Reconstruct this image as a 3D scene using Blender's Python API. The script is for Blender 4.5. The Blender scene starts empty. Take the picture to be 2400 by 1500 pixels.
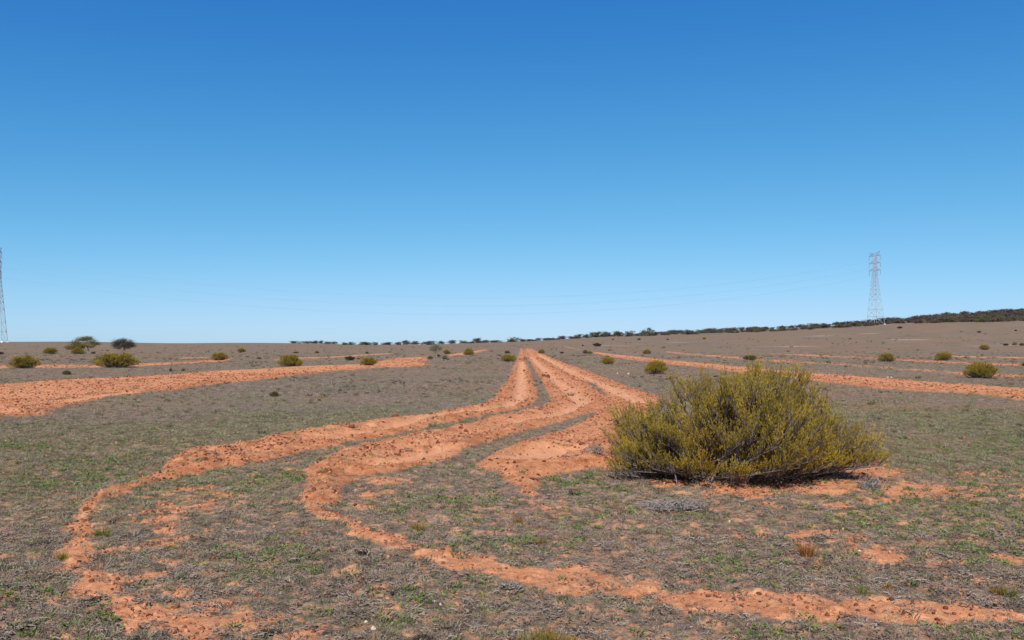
import bpy, math, random
import numpy as np
from mathutils import Vector

S = bpy.context.scene
C = S.collection
R = np.random.RandomState

# ------------------------------------------------------------------ camera
FPX, EYE, CX, CY, HROW = 1883.0, 1.65, 1200.0, 750.0, 805.0      # photo: 2400 x 1500
PITCH = math.atan((HROW - CY) / FPX)
cam_d = bpy.data.cameras.new('camera')
cam_d.sensor_fit = 'HORIZONTAL'
cam_d.sensor_width = 36.0
cam_d.lens = 36.0 * FPX / 2400.0
cam_d.clip_start = 0.05
cam_d.clip_end = 30000.0
cam = bpy.data.objects.new('camera', cam_d)
cam.location = (0, 0, EYE)
cam.rotation_euler = (math.pi / 2 + PITCH, 0, 0)
C.objects.link(cam)
S.camera = cam

# ------------------------------------------------------------------ world, sun, exposure
SUN_EL, SUN_ROT = math.radians(44.0), math.radians(190.0)        # high, behind the camera, a little to its left
SUN_DIR = Vector((math.sin(SUN_ROT) * math.cos(SUN_EL), math.cos(SUN_ROT) * math.cos(SUN_EL), math.sin(SUN_EL)))
W = bpy.data.worlds.new('World')
S.world = W
W.use_nodes = True
wn, wl = W.node_tree.nodes, W.node_tree.links
wn.clear()
w_out = wn.new('ShaderNodeOutputWorld')
w_bg = wn.new('ShaderNodeBackground')
w_sky = wn.new('ShaderNodeTexSky')
w_sky.sky_type = 'NISHITA'
w_sky.sun_disc = False
w_sky.sun_elevation = SUN_EL
w_sky.sun_rotation = SUN_ROT
w_sky.altitude = 100.0
w_sky.air_density = 0.6
w_sky.dust_density = 0.3
w_sky.ozone_density = 1.0
EXPOSURE, SKY_STRENGTH = 0.45, 0.10
# the phone's tone curve, the same one over the whole sky: per channel exp(a L^2 + b L + c), L = log of the sky's brightness
w_sep, w_com = wn.new('ShaderNodeSeparateColor'), wn.new('ShaderNodeCombineColor')
wl.new(w_sky.outputs['Color'], w_sep.inputs[0])


def w_math(op, a, b=None):
    m = wn.new('ShaderNodeMath')
    m.operation = op
    for sock, v in zip(m.inputs, (a, b)):
        if v is None:
            continue
        if isinstance(v, (int, float)):
            sock.default_value = v
        else:
            wl.new(v, sock)
    return m.outputs[0]


for ch, (qa, qb, qc) in enumerate(((-0.240, 0.693, -0.433), (-0.212, 0.341, -0.260), (-0.005, 0.465, 0.016))):
    L_ = w_math('LOGARITHM', w_math('MAXIMUM', w_math('MULTIPLY', w_sep.outputs[ch], 0.1), 0.005), math.e)
    L_ = w_math('MINIMUM', L_, 0.5)
    q = w_math('ADD', w_math('MULTIPLY', w_math('ADD', w_math('MULTIPLY', L_, qa), qb), L_), qc)
    wl.new(w_math('MULTIPLY', w_math('EXPONENT', q), 1.0 / SKY_STRENGTH / 2 ** EXPOSURE), w_com.inputs[ch])
w_bg.inputs['Strength'].default_value = SKY_STRENGTH
wl.new(w_com.outputs[0], w_bg.inputs['Color'])
wl.new(w_bg.outputs['Background'], w_out.inputs['Surface'])

sun_d = bpy.data.lights.new('sun', 'SUN')
sun_d.energy = 4.6
sun_d.angle = math.radians(0.53)
sun_d.color = (1.0, 0.95, 0.87)
sun = bpy.data.objects.new('sun', sun_d)
sun.rotation_euler = (-SUN_DIR).to_track_quat('-Z', 'Y').to_euler()
C.objects.link(sun)

S.view_settings.view_transform = 'Standard'
S.view_settings.look = 'None'
S.view_settings.exposure = EXPOSURE
S.view_settings.gamma = 1.0
S.view_settings.use_curve_mapping = False
S.cycles.max_bounces = 5
S.cycles.diffuse_bounces = 3
S.cycles.transmission_bounces = 3
S.cycles.transparent_max_bounces = 4


# ------------------------------------------------------------------ small maths
def sstep(a, b, x):
    t = np.clip((x - a) / (b - a), 0, 1)
    return t * t * (3 - 2 * t)


def hash2(ix, iy, seed):
    h = (ix.astype(np.int64) * 374761393 + iy.astype(np.int64) * 668265263 + seed * 1442695041) & 0xFFFFFFFF
    h = ((h ^ (h >> 13)) * 1274126177) & 0xFFFFFFFF
    h = h ^ (h >> 16)
    return (h & 0xFFFFFF).astype(np.float64) / 0xFFFFFF


def vn(x, y, seed):
    """value noise, -1..1"""
    fx, fy = np.floor(x), np.floor(y)
    tx, ty = x - fx, y - fy
    tx = tx * tx * (3 - 2 * tx)
    ty = ty * ty * (3 - 2 * ty)
    a, b = hash2(fx, fy, seed), hash2(fx + 1, fy, seed)
    c, d = hash2(fx, fy + 1, seed), hash2(fx + 1, fy + 1, seed)
    return 2 * ((a * (1 - tx) + b * tx) * (1 - ty) + (c * (1 - tx) + d * tx) * ty) - 1


def fbm(x, y, f, octs, seed, gain=0.6):
    s, amp, tot = 0, 1.0, 0.0
    ca, sa = math.cos(0.6), math.sin(0.6)
    for o in range(octs):
        s = s + amp * vn(x * f + 17.3 * o, y * f - 9.1 * o, seed + o)
        tot += amp
        amp *= gain
        f *= 2.03
        x, y = x * ca - y * sa, x * sa + y * ca
    return s / tot * 1.6


# ------------------------------------------------------------------ terrain: flat plain rising to a far rise, a hill to the right
_PX = np.array([-1200, 0, 180, 400, 560, 700, 850, 1000, 1100, 1222, 1350, 1400, 1525, 1800, 1900, 2030, 2090, 2200, 2400, 3000, 3600], float)
_R1 = np.array([801, 801, 800, 804.5, 803, 804, 807.5, 807.5, 804, 800, 793, 789, 785, 776, 771, 763, 758, 755, 751, 744, 740], float)
_R2 = np.array([804, 804, 803, 807, 806, 807, 810, 810, 807, 803, 796, 791, 784, 773, 767, 759, 751, 743, 730, 712, 705], float)
_PU = (_PX - CX) / FPX
D1, D2 = 620.0, 850.0
_Z1 = EYE + (HROW - _R1) / FPX * D1
_Z2 = EYE + (HROW - _R2) / FPX * D2


def smooth_interp(u, xs, ys):
    return (np.interp(u, xs, ys) * 2 + np.interp(u - 0.025, xs, ys) + np.interp(u + 0.025, xs, ys)) / 4


def terrain(x, y):
    x, y = np.asarray(x, float), np.asarray(y, float)
    yy = np.maximum(y, 1.0)
    u = x / np.maximum(yy, 60.0)
    z1, z2 = smooth_interp(u, _PU, _Z1), smooth_interp(u, _PU, _Z2)
    z = z1 * sstep(110, D1 + 60, yy) ** 0.93
    z = z + (z2 - z1) * sstep(D1 - 20, D2, yy)
    z = z + (-30 - z) * sstep(D2 + 20, 2400, yy)
    return z


def px_dir(X, Y):
    dx, dy = X - CX, CY - Y
    return np.array([dx, FPX * math.cos(PITCH) - dy * math.sin(PITCH), FPX * math.sin(PITCH) + dy * math.cos(PITCH)])


_DS = np.concatenate([np.linspace(1.5, 60, 1200), np.linspace(60.5, 1000, 2400)])


def ground_at(X, Y):
    """where the line of sight of photo pixel (X, Y) meets the terrain"""
    d = px_dir(X, Y)
    d = d / d[1]
    zs = EYE + d[2] * _DS - terrain(d[0] * _DS, _DS)
    hit = np.nonzero(zs <= 0)[0]
    i = hit[0] if len(hit) else int(np.argmin(zs))
    if len(hit) and i > 0:
        t = zs[i - 1] / (zs[i - 1] - zs[i])
        k = _DS[i - 1] + t * (_DS[i] - _DS[i - 1])
    else:
        k = _DS[i]
    return d[0] * k, k


def poly_w(pts):
    return np.array([ground_at(X, Y) for X, Y in pts])


def sdist(x, y, poly, pad):
    """signed distance (m) to a closed polygon, positive inside; -pad beyond its padded box"""
    out = np.full(x.shape, -pad)
    lo, hi = poly.min(0) - pad, poly.max(0) + pad
    m = (x > lo[0]) & (x < hi[0]) & (y > lo[1]) & (y < hi[1])
    if not m.any():
        return out
    px, py = x[m], y[m]
    best = np.full(px.shape, 1e9)
    ins = np.zeros(px.shape, bool)
    n = len(poly)
    for i in range(n):
        ax, ay = poly[i]
        bx, by = poly[(i + 1) % n]
        ex, ey = bx - ax, by - ay
        t = np.clip(((px - ax) * ex + (py - ay) * ey) / (ex * ex + ey * ey + 1e-12), 0, 1)
        best = np.minimum(best, (px - ax - t * ex) ** 2 + (py - ay - t * ey) ** 2)
        if ay != by:
            c = ((ay > py) != (by > py)) & (px < ex * (py - ay) / (by - ay) + ax)
            ins ^= c
    d = np.sqrt(best)
    out[m] = np.maximum(np.where(ins, d, -d), -pad)
    return out


def ldist(x, y, line, pad):
    out = np.full(x.shape, pad)
    lo, hi = line.min(0) - pad, line.max(0) + pad
    m = (x > lo[0]) & (x < hi[0]) & (y > lo[1]) & (y < hi[1])
    px, py = x[m], y[m]
    best = np.full(px.shape, 1e9)
    for i in range(len(line) - 1):
        ax, ay = line[i]
        ex, ey = line[i + 1] - line[i]
        t = np.clip(((px - ax) * ex + (py - ay) * ey) / (ex * ex + ey * ey + 1e-12), 0, 1)
        best = np.minimum(best, (px - ax - t * ex) ** 2 + (py - ay - t * ey) ** 2)
    out[m] = np.minimum(np.sqrt(best), pad)
    return out


# ripped red-earth tracks, outlined where they lie on the plain
TRACKS = [(1.7, p) for p in (
    # left track of the fan, its bend and its tail in the foreground
    [(1221, 817), (1210, 850), (1190, 895), (1160, 935), (1145, 948), (1090, 960), (1000, 975), (930, 985), (800, 1000), (680, 1020), (550, 1045),
     (470, 1060), (420, 1070), (380, 1102), (300, 1140), (235, 1160), (210, 1170), (225, 1190), (290, 1160), (380, 1130), (460, 1110), (560, 1093),
     (632, 1082), (750, 1052), (845, 1033), (925, 1021), (1025, 998), (1112, 983), (1200, 962), (1245, 950), (1262, 935), (1260, 917), (1250, 887), (1236, 855), (1226, 817)],
    # middle track
    [(1231, 817), (1232, 835), (1245, 850), (1262, 882), (1282, 920), (1292, 940), (1275, 953), (1212, 971), (1125, 988), (1062, 1006), (975, 1023),
     (912, 1037), (837, 1050), (775, 1073), (722, 1102), (740, 1114), (720, 1140), (708, 1165), (720, 1195), (790, 1180), (795, 1140), (815, 1118),
     (875, 1115), (937, 1105), (1000, 1083), (1060, 1068), (1095, 1056), (1150, 1040), (1187, 1027), (1222, 1019), (1250, 1007), (1325, 990),
     (1375, 975), (1415, 955), (1425, 940), (1420, 930), (1395, 907), (1300, 862), (1240, 817)],
    # right track, ending in a blunt tip beside the big bush
    [(1240, 817), (1300, 862), (1400, 905), (1430, 932), (1430, 945), (1395, 975), (1350, 998), (1275, 1025), (1212, 1046), (1162, 1063), (1125, 1090),
     (1130, 1100), (1170, 1112), (1200, 1124), (1180, 1124), (1205, 1145), (1235, 1172), (1272, 1170), (1255, 1150), (1266, 1120), (1362, 1102),
     (1440, 1090), (1480, 1010), (1545, 935), (1450, 900), (1375, 871), (1300, 842), (1246, 817)],
    [(1050, 832), (1090, 826), (1137, 819), (1142, 821), (1105, 830), (1055, 836)],
    # strips on the right
    [(1390, 824), (1475, 835), (1575, 846), (1650, 852), (1720, 860), (1907, 877), (1975, 882), (2100, 892), (2225, 902), (2400, 914), (2700, 938), (3000, 962),
     (3000, 1000), (2700, 968), (2400, 940), (2300, 926), (2200, 920), (2050, 911), (1975, 902), (1907, 893), (1720, 872), (1650, 862), (1575, 855), (1475, 843), (1390, 828)],
)] + [(1.2, p) for p in (
    # big strip on the left
    [(-500, 960), (-200, 927), (0, 905), (100, 896), (200, 890), (300, 887), (400, 880), (500, 872), (600, 867), (675, 862), (750, 858), (850, 855),
     (890, 847), (925, 841), (1000, 837), (1005, 843), (985, 850), (1010, 856), (950, 861), (875, 863), (825, 867), (750, 875), (675, 882), (600, 892), (500, 901),
     (425, 912), (300, 925), (212, 940), (150, 955), (112, 970), (0, 986), (-200, 1010), (-500, 1060)],
)] + [(0.40, p) for p in (
    [(640, 843), (700, 838), (775, 836), (850, 831), (920, 827), (922, 829), (850, 834), (775, 839), (700, 842), (640, 845)],
    [(-300, 863), (0, 856), (100, 854), (215, 855), (330, 852), (430, 848), (500, 843), (545, 840), (540, 846), (430, 853), (330, 858), (215, 862), (100, 862), (0, 864), (-300, 873)],
)] + [(0.14, p) for p in (
    [(1800, 843), (1850, 844), (1900, 848), (1975, 852), (2050, 857), (2150, 864), (2250, 870), (2400, 878), (2700, 893), (2700, 905), (2400, 887), (2250, 878), (2150, 870), (2050, 862), (1975, 857), (1900, 853), (1800, 848)],

    [(1800, 827), (1925, 832), (2050, 838), (2125, 842), (2200, 846), (2300, 850), (2400, 853), (2600, 860), (2600, 867), (2400, 858), (2300, 855), (2200, 851), (2125, 846), (2050, 842), (1925, 836), (1800, 829)],
    [(1560, 823), (1650, 830), (1737, 837), (1800, 843), (1800, 848), (1737, 842), (1650, 835), (1560, 826)],
    [(410, 838), (490, 836), (490, 839), (410, 841)],
    [(2225, 834), (2400, 837), (2400, 840), (2225, 837)],
    [(1318, 810), (1360, 819), (1366, 822), (1330, 815)],
)] + [(1.08, p) for p in (
    # foreground tails of the tracks, broken up by stubble
    [(735, 1185), (700, 1200), (760, 1225), (830, 1262), (900, 1292), (960, 1315), (1080, 1350), (1160, 1370), (1320, 1396), (1420, 1408), (1540, 1418), (1660, 1436), (1780, 1450),
     (1900, 1452), (2020, 1450), (2120, 1452), (2260, 1452), (2400, 1466), (2700, 1490), (2700, 1460), (2400, 1436), (2260, 1412), (2120, 1406), (2020, 1400), (1900, 1390), (1780, 1376), (1660, 1368), (1540, 1358), (1440, 1338),
     (1320, 1324), (1240, 1316), (1160, 1304), (1080, 1296), (1020, 1286), (960, 1262), (900, 1248), (850, 1225), (800, 1190)],
)] + [(1.15, p) for p in (
    # hook of the left track
    [(215, 1165), (175, 1200), (158, 1240), (152, 1300), (160, 1370), (205, 1410), (290, 1400), (300, 1355), (225, 1330), (212, 1280), (208, 1230), (228, 1185)],
)] + [(0.72, p) for p in (
    [(160, 1350), (190, 1410), (260, 1450), (340, 1490), (420, 1560), (620, 1590), (560, 1510), (490, 1455), (410, 1425), (340, 1385), (280, 1345)],
)]
SOFT = [(b, p) for b, p in (
    (0.25, [(1235, 1165), (1290, 1185), (1340, 1200), (1420, 1212), (1640, 1240), (1760, 1247), (1900, 1250), (2300, 1262), (2420, 1265), (2420, 1285), (2160, 1278), (1880, 1268), (1640, 1260), (1480, 1235), (1340, 1215), (1240, 1190)]),
    (-0.08, [(330, 1220), (460, 1170), (560, 1130), (520, 1160), (460, 1230), (440, 1300), (400, 1360), (300, 1330), (340, 1280)]),
    (-0.05, [(150, 1370), (300, 1350), (480, 1400), (560, 1390), (640, 1420), (720, 1455), (840, 1480), (960, 1540), (500, 1560), (300, 1500), (170, 1420)]),
    (0.30, [(1380, 1090), (1480, 1110), (1560, 1150), (1700, 1170), (1900, 1168), (2060, 1150), (2120, 1110), (2060, 1080), (1720, 1060)]),
    (-0.12, [(1480, 1140), (1700, 1175), (1950, 1172), (2100, 1130), (2420, 1120), (2420, 1165), (2200, 1170), (2000, 1190), (1700, 1195), (1500, 1180)]),
    (0.05, [(700, 1200), (760, 1230), (820, 1290), (900, 1330), (960, 1370), (880, 1400), (780, 1350), (690, 1290)]),
    (0.0, [(880, 1120), (960, 1120), (900, 1180), (860, 1230), (800, 1200), (830, 1140)]),
    (-0.12, [(150, 1230), (260, 1180), (420, 1130), (600, 1110), (560, 1160), (480, 1240), (460, 1320), (520, 1400), (400, 1420), (250, 1380)]),
    (-0.2, [(1950, 1110), (2420, 1095), (2420, 1175), (2100, 1180)]),
    (0.0, [(1900, 1255), (2420, 1270), (2420, 1340), (2150, 1335), (1900, 1300)]),
    (0.05, [(1420, 1470), (1560, 1440), (1620, 1520), (1420, 1540)]),
    (0.0, [(960, 1390), (1200, 1420), (1500, 1450), (1560, 1510), (1200, 1520), (960, 1470)]),
    (-0.1, [(560, 1090), (720, 1075), (700, 1105), (600, 1120), (470, 1140)]),
)]
GREY = [  # medians of grey stubble left between the rips
    (0.9, [(1205, 962), (1248, 951), (1264, 936), (1262, 917), (1252, 887), (1238, 855), (1228, 836), (1231, 836), (1243, 850), (1260, 882), (1280, 920), (1288, 940), (1272, 951), (1208, 969)]),
    (0.55, [(1300, 868), (1352, 890), (1395, 905), (1425, 928), (1405, 925), (1385, 912), (1340, 892)]),
    (0.9, [(1090, 1058), (1150, 1041), (1187, 1028), (1222, 1020), (1250, 1008), (1325, 991), (1375, 976), (1385, 978), (1350, 996), (1275, 1023), (1212, 1043), (1160, 1060), (1120, 1082)]),
    (0.3, [(1222, 870), (1228, 870), (1238, 910), (1240, 940), (1230, 940), (1228, 905)]),
    (0.35, [(100, 932), (180, 924), (260, 914), (250, 919), (180, 930), (110, 940)]),
]
SMOOTH = [  # wheel-pressed, fine lines inside the tracks
    (0.35, [(1223, 850), (1221, 900), (1220, 935), (1187, 955), (1120, 968), (1050, 977), (1000, 984), (900, 1010), (760, 1036)]),
    (0.40, [(1245, 838), (1287, 880), (1337, 920), (1368, 945), (1300, 975), (1230, 990)]),
    (0.45, [(1262, 832), (1295, 850), (1375, 892), (1450, 925), (1512, 952)]),
    (0.50, [(1330, 1055), (1270, 1068), (1210, 1085)]),
    (0.35, [(-200, 985), (0, 965), (100, 955), (212, 935), (300, 923)]),
    (0.25, [(880, 1100), (990, 1078), (1060, 1060)]),
]
TRACKS = [(b, poly_w(p)) for b, p in TRACKS]
SOFT = [(b, poly_w(p)) for b, p in SOFT]
GREY = [(b, poly_w(p)) for b, p in GREY]
SMOOTH = [(w, poly_w(p)) for w, p in SMOOTH]
GREENS = [(poly_w([(X, Y)])[0], r) for X, Y, r in (
    (980, 1190, .55), (1030, 1210, .4), (1130, 1270, .35), (1200, 1282, .45), (680, 1125, .7), (620, 1135, .6), (730, 1105, .3), (2150, 1190, .9), (2300, 1230, .9), (2380, 1180, 1.0),
    (2050, 1215, .5), (2340, 1290, .6), (2220, 1300, .35), (100, 1485, .5), (200, 1455, .3), (60, 1380, .35), (1350, 1210, .4), (1470, 1215, .35), (1700, 1320, .35), (1820, 1340, .3),
    (1980, 1145, .4), (1400, 1160, .5), (160, 1120, .6), (10, 1050, .5), (230, 1085, .6), (570, 1290, .35), (640, 1330, .35), (930, 1440, .3), (2350, 1480, .4), (1850, 1480, .4),
    (980, 1400, .3), (1080, 1400, .25), (430, 1110, .4), (120, 1140, .5), (1100, 1180, .5), (240, 1240, .25), (2000, 1250, .35), (1620, 1220, .3), (1330, 1130, .5))]


def track_fields(x, y):
    """(bias of bare red earth, distance inside a track, smooth wheel lines, grey medians)"""
    d = np.hypot(x, y)
    bias = np.full(x.shape, -0.98) + 0.58 * sstep(14, 7, d) * (0.75 + 0.5 * vn(x * 0.45, y * 0.45, 81))
    sd = np.full(x.shape, -3.0)
    for b, p in SOFT:
        s = sdist(x, y, p, 1.0)
        bias = np.maximum(bias, -0.95 + (b + 0.95) * sstep(-0.35, 0.25, s))
    for b, p in TRACKS:
        s = sdist(x, y, p, 3.0)
        bias = np.maximum(bias, -0.95 + (b + 0.95) * sstep(-0.33, 0.36, s))
        if b > 1.16:
            sd = np.maximum(sd, s)
    for g, p in GREY:
        s = sdist(x, y, p, 1.0)
        bias = bias - 2.4 * g * sstep(-0.12, 0.16, s)
    sm = np.zeros(x.shape)
    for w, l in SMOOTH:
        sm = np.maximum(sm, sstep(w, w * 0.3, ldist(x, y, l, 1.5)))
    return bias, sd, sm


def dirt_mask(x, y, bias):
    near = sstep(20, 9, np.hypot(x, y))
    n = (0.60 - 0.18 * near) * fbm(x, y, 0.9, 6, 11, 0.66) + 0.20 * fbm(x, y, 0.17, 2, 71) + (0.25 + 0.33 * near) * fbm(x, y, 4.2, 4, 15, 0.8)
    return sstep(-0.14, 0.16, n + bias)


def relief(x, y, D, sd, sm, d, bias):
    fade = lambda f: np.clip(1.0 / (f * np.maximum(0.011 * d, 0.01) * 1.6), 0, 1)
    rough = sstep(-0.7, 0.9, bias) * (1 - 0.85 * sm) * (0.35 + 0.65 * D) * (0.55 + 0.45 * sstep(0, .4, sd))
    h = 0.022 * vn(x * 1.1, y * 1.1, 5) * fade(1.1)
    h = h + (1 - D) * (0.030 * vn(x * 4.3, y * 4.3, 6) * fade(4) + 0.012 * vn(x * 9.7, y * 9.7, 7) * fade(9) + 0.007 * vn(x * 23, y * 23, 8) * fade(23))
    h = h + rough * (0.050 * np.maximum(0, vn(x * 3.7, y * 3.7, 21)) * fade(3.7) + 0.055 * np.maximum(0, vn(x * 8.5, y * 8.5, 22) - 0.1) * fade(8.5)
                     + 0.040 * np.maximum(0, vn(x * 16, y * 16, 23)) * fade(14) + 0.020 * np.abs(vn(x * 31, y * 31, 24)) * fade(26))
    h = h + 0.085 * sstep(-0.15, 0.25, sd) * sstep(0.9, 0.3, sd) - 0.075 * sm * sstep(0, 0.3, sd)
    return h * sstep(700, 200, d)


def ground_full(x, y):
    bias, sd, sm = track_fields(x, y)
    D = dirt_mask(x, y, bias)
    return terrain(x, y) + relief(x, y, D, sd, sm, np.hypot(x, y), bias), D, sd, sm


PALE = [(poly_w([(X, Y)])[0], rx, ry) for X, Y, rx, ry in (
    (2038, 782, 9, 9), (1440, 789, 8, 14), (1412, 810, 7, 5), (1450, 810, 6, 5), (2370, 809, 6, 3), (2290, 811, 8, 3), (1850, 812, 12, 6), (1590, 803, 10, 9), (2120, 796, 14, 8), (1000, 811, 14, 10), (1930, 787, 12, 8))]


OLIVE = [(poly_w([(X, Y)])[0], rx, ry) for X, Y, rx, ry in ((330, 1030, 4.5, 4.0), (700, 1000, 4.0, 3.5), (2150, 980, 4.5, 5), (120, 1110, 3, 3), (2350, 1080, 3, 3.5))]


def olive_zone(x, y):
    v = np.zeros(x.shape)
    for c, rx, ry in OLIVE:
        v = np.maximum(v, sstep(1.3, 0.3, np.hypot((x - c[0]) / rx, (y - c[1]) / ry) + 0.4 * vn(x * .8, y * .8, 407)))
    return v


def pale_patches(x, y):
    v = 0.55 * sstep(585, 600, y) * sstep(640, 618, y) * sstep(0.09, 0.16, x / np.maximum(y, 1)) * sstep(-0.25, 0.35, fbm(x, y, 0.05, 3, 401))
    for c, rx, ry in PALE:
        v = np.maximum(v, 0.42 * sstep(1.1, 0.3, np.hypot((x - c[0]) / (0.6 * rx), (y - c[1]) / (ry * 0.9)) + 0.35 * vn(x * .3, y * .15, 403)))
    return v


# ------------------------------------------------------------------ material helpers
def new_mat(name):
    m = bpy.data.materials.new(name)
    m.use_nodes = True
    n, l = m.node_tree.nodes, m.node_tree.links
    b = n['Principled BSDF']
    b.inputs['Roughness'].default_value = 0.9
    b.inputs['Specular IOR Level'].default_value = 0.15
    return m, n, l, b


def ramp(n, l, src, stops, interp='LINEAR'):
    r = n.new('ShaderNodeValToRGB')
    r.color_ramp.interpolation = interp
    e = r.color_ramp.elements
    while len(e) < len(stops):
        e.new(0.5)
    for k, (p, c) in enumerate(stops):
        e[k].position = p
        e[k].color = (*c, 1)
    l.new(src, r.inputs['Fac'])
    return r.outputs['Color']


def noise(n, l, vec, scale, detail=4, rough=0.6):
    t = n.new('ShaderNodeTexNoise')
    t.inputs['Scale'].default_value = scale
    t.inputs['Detail'].default_value = detail
    t.inputs['Roughness'].default_value = rough
    l.new(vec, t.inputs['Vector'])
    return t.outputs['Fac']


def mixc(n, l, fac, a, b, blend='MIX'):
    m = n.new('ShaderNodeMix')
    m.data_type = 'RGBA'
    m.blend_type = blend
    for sock, v in ((m.inputs['Factor'], fac), (m.inputs['A'], a), (m.inputs['B'], b)):
        if hasattr(v, 'links'):
            l.new(v, sock)
        elif isinstance(v, tuple):
            sock.default_value = (*v, 1)
        else:
            sock.default_value = v
    # colour sockets of the mix node
    return m.outputs['Result']


def mix_rgba(n, l, fac, a, b, blend='MIX'):
    m = n.new('ShaderNodeMixRGB')
    m.blend_type = blend
    for sock, v in ((m.inputs[0], fac), (m.inputs[1], a), (m.inputs[2], b)):
        if isinstance(v, (int, float)):
            sock.default_value = v
        elif isinstance(v, tuple):
            sock.default_value = (*v, 1)
        else:
            l.new(v, sock)
    return m.outputs[0]


def attr(n, name):
    a = n.new('ShaderNodeAttribute')
    a.attribute_name = name
    return a


# ground: red earth where bare, grey stubble and litter elsewhere
GM, n, l, b = new_mat('plain_soil')
geo = n.new('ShaderNodeNewGeometry')
P = geo.outputs['Position']
n1, n2, n3, n4 = noise(n, l, P, 0.22, 6), noise(n, l, P, 7.0, 6, 0.7), noise(n, l, P, 48.0, 4, 0.7), noise(n, l, P, 0.03, 5, 0.6)
n5 = noise(n, l, P, 2.6, 5, 0.75)
dirt = ramp(n, l, n2, [(0.26, (0.25, 0.085, 0.038)), (0.40, (0.48, 0.195, 0.092)), (0.56, (0.56, 0.252, 0.122)), (0.75, (0.65, 0.335, 0.182))])
dirt = mix_rgba(n, l, 0.9, dirt, ramp(n, l, n5, [(0.32, (0.86, 0.82, 0.79)), (0.5, (1.05, 1.06, 1.06)), (0.68, (1.12, 1.16, 1.18))]), 'MULTIPLY')
dirt = mix_rgba(n, l, 0.75, dirt, ramp(n, l, n3, [(0.30, (0.42, 0.34, 0.30)), (0.43, (0.85, 0.82, 0.80)), (0.55, (1, 1, 1)), (0.8, (1.12, 1.14, 1.16))]), 'MULTIPLY')
rg = n.new('ShaderNodeMath')
rg.operation = 'MULTIPLY'
l.new(attr(n, 'turned').outputs['Fac'], rg.inputs[0])
l.new(ramp(n, l, n5, [(0.35, (1, 1, 1)), (0.62, (0.25, 0.25, 0.25))]), rg.inputs[1])
dirt = mix_rgba(n, l, rg.outputs[0], dirt, mix_rgba(n, l, 1.0, dirt, (0.74, 0.66, 0.61), 'MULTIPLY'))
sm_a = attr(n, 'smooth').outputs['Fac']
dirt = mix_rgba(n, l, sm_a, dirt, (0.62, 0.31, 0.17))
lit = ramp(n, l, n3, [(0.28, (0.090, 0.070, 0.058)), (0.45, (0.186, 0.150, 0.126)), (0.6, (0.250, 0.202, 0.171)), (0.78, (0.38, 0.315, 0.268))])
lit = mix_rgba(n, l, 0.9, lit, ramp(n, l, n2, [(0.32, (0.48, 0.46, 0.43)), (0.45, (0.93, 0.93, 0.93)), (0.58, (1.10, 1.10, 1.10)), (0.70, (1.48, 1.46, 1.42))]), 'MULTIPLY')
n7 = noise(n, l, P, 15.0, 3, 0.6)
lit = mix_rgba(n, l, 0.9, lit, ramp(n, l, n7, [(0.33, (0.55, 0.53, 0.50)), (0.46, (0.94, 0.94, 0.94)), (0.58, (1.08, 1.08, 1.09)), (0.68, (1.42, 1.42, 1.42))]), 'MULTIPLY')
lit = mix_rgba(n, l, 0.7, lit, ramp(n, l, n5, [(0.32, (0.70, 0.68, 0.64)), (0.5, (1, 1, 1)), (0.7, (1.16, 1.14, 1.12))]), 'MULTIPLY')
zone = ramp(n, l, n1, [(0.30, (0.86, 0.95, 0.70)), (0.45, (0.97, 1.0, 0.88)), (0.56, (1.05, 0.98, 0.94)), (0.72, (1.12, 0.96, 0.92))])
lit = mix_rgba(n, l, 0.9, lit, zone, 'MULTIPLY')
far = mix_rgba(n, l, 0.9, lit, ramp(n, l, n4, [(0.30, (0.68, 0.70, 0.62)), (0.40, (0.87, .84, .75)), (0.48, (0.95, 0.85, 0.75)), (0.56, (1.00, 0.81, 0.68)), (0.62, (0.93, 0.81, 0.70)), (0.68, (1.20, 1.04, 0.88))]), 'MULTIPLY')
n6 = noise(n, l, P, 0.11, 5, 0.65)
far = mix_rgba(n, l, 0.85, far, ramp(n, l, n6, [(0.34, (0.80, 0.82, 0.78)), (0.48, (1, 1, 1)), (0.56, (1.04, 0.98, 0.94)), (0.66, (1.22, 1.14, 1.06))]), 'MULTIPLY')
far = mix_rgba(n, l, attr(n, 'olive').outputs['Fac'], far, mix_rgba(n, l, 1.0, far, (0.92, 0.95, 0.74), 'MULTIPLY'))
far = mix_rgba(n, l, attr(n, 'pale').outputs['Fac'], far, (0.46, 0.37, 0.28))
soilpeek = ramp(n, l, n2, [(0.48, (0, 0, 0)), (0.62, (1, 1, 1))])
pk = n.new('ShaderNodeMath')
pk.operation = 'MULTIPLY'
l.new(soilpeek, pk.inputs[0])
l.new(attr(n, 'peek').outputs['Fac'], pk.inputs[1])
far = mix_rgba(n, l, pk.outputs[0], far, dirt)
col = mix_rgba(n, l, attr(n, 'dirt').outputs['Fac'], far, dirt)
l.new(col, b.inputs['Base Color'])
b.inputs['Roughness'].default_value = 0.95
b.inputs['Specular IOR Level'].default_value = 0.05
bmp = n.new('ShaderNodeBump')
bmp.inputs['Strength'].default_value = 0.7
bmp.inputs['Distance'].default_value = 0.03
nb = noise(n, l, P, 38.0, 5, 0.75)
l.new(nb, bmp.inputs['Height'])
l.new(bmp.outputs['Normal'], b.inputs['Normal'])


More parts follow.
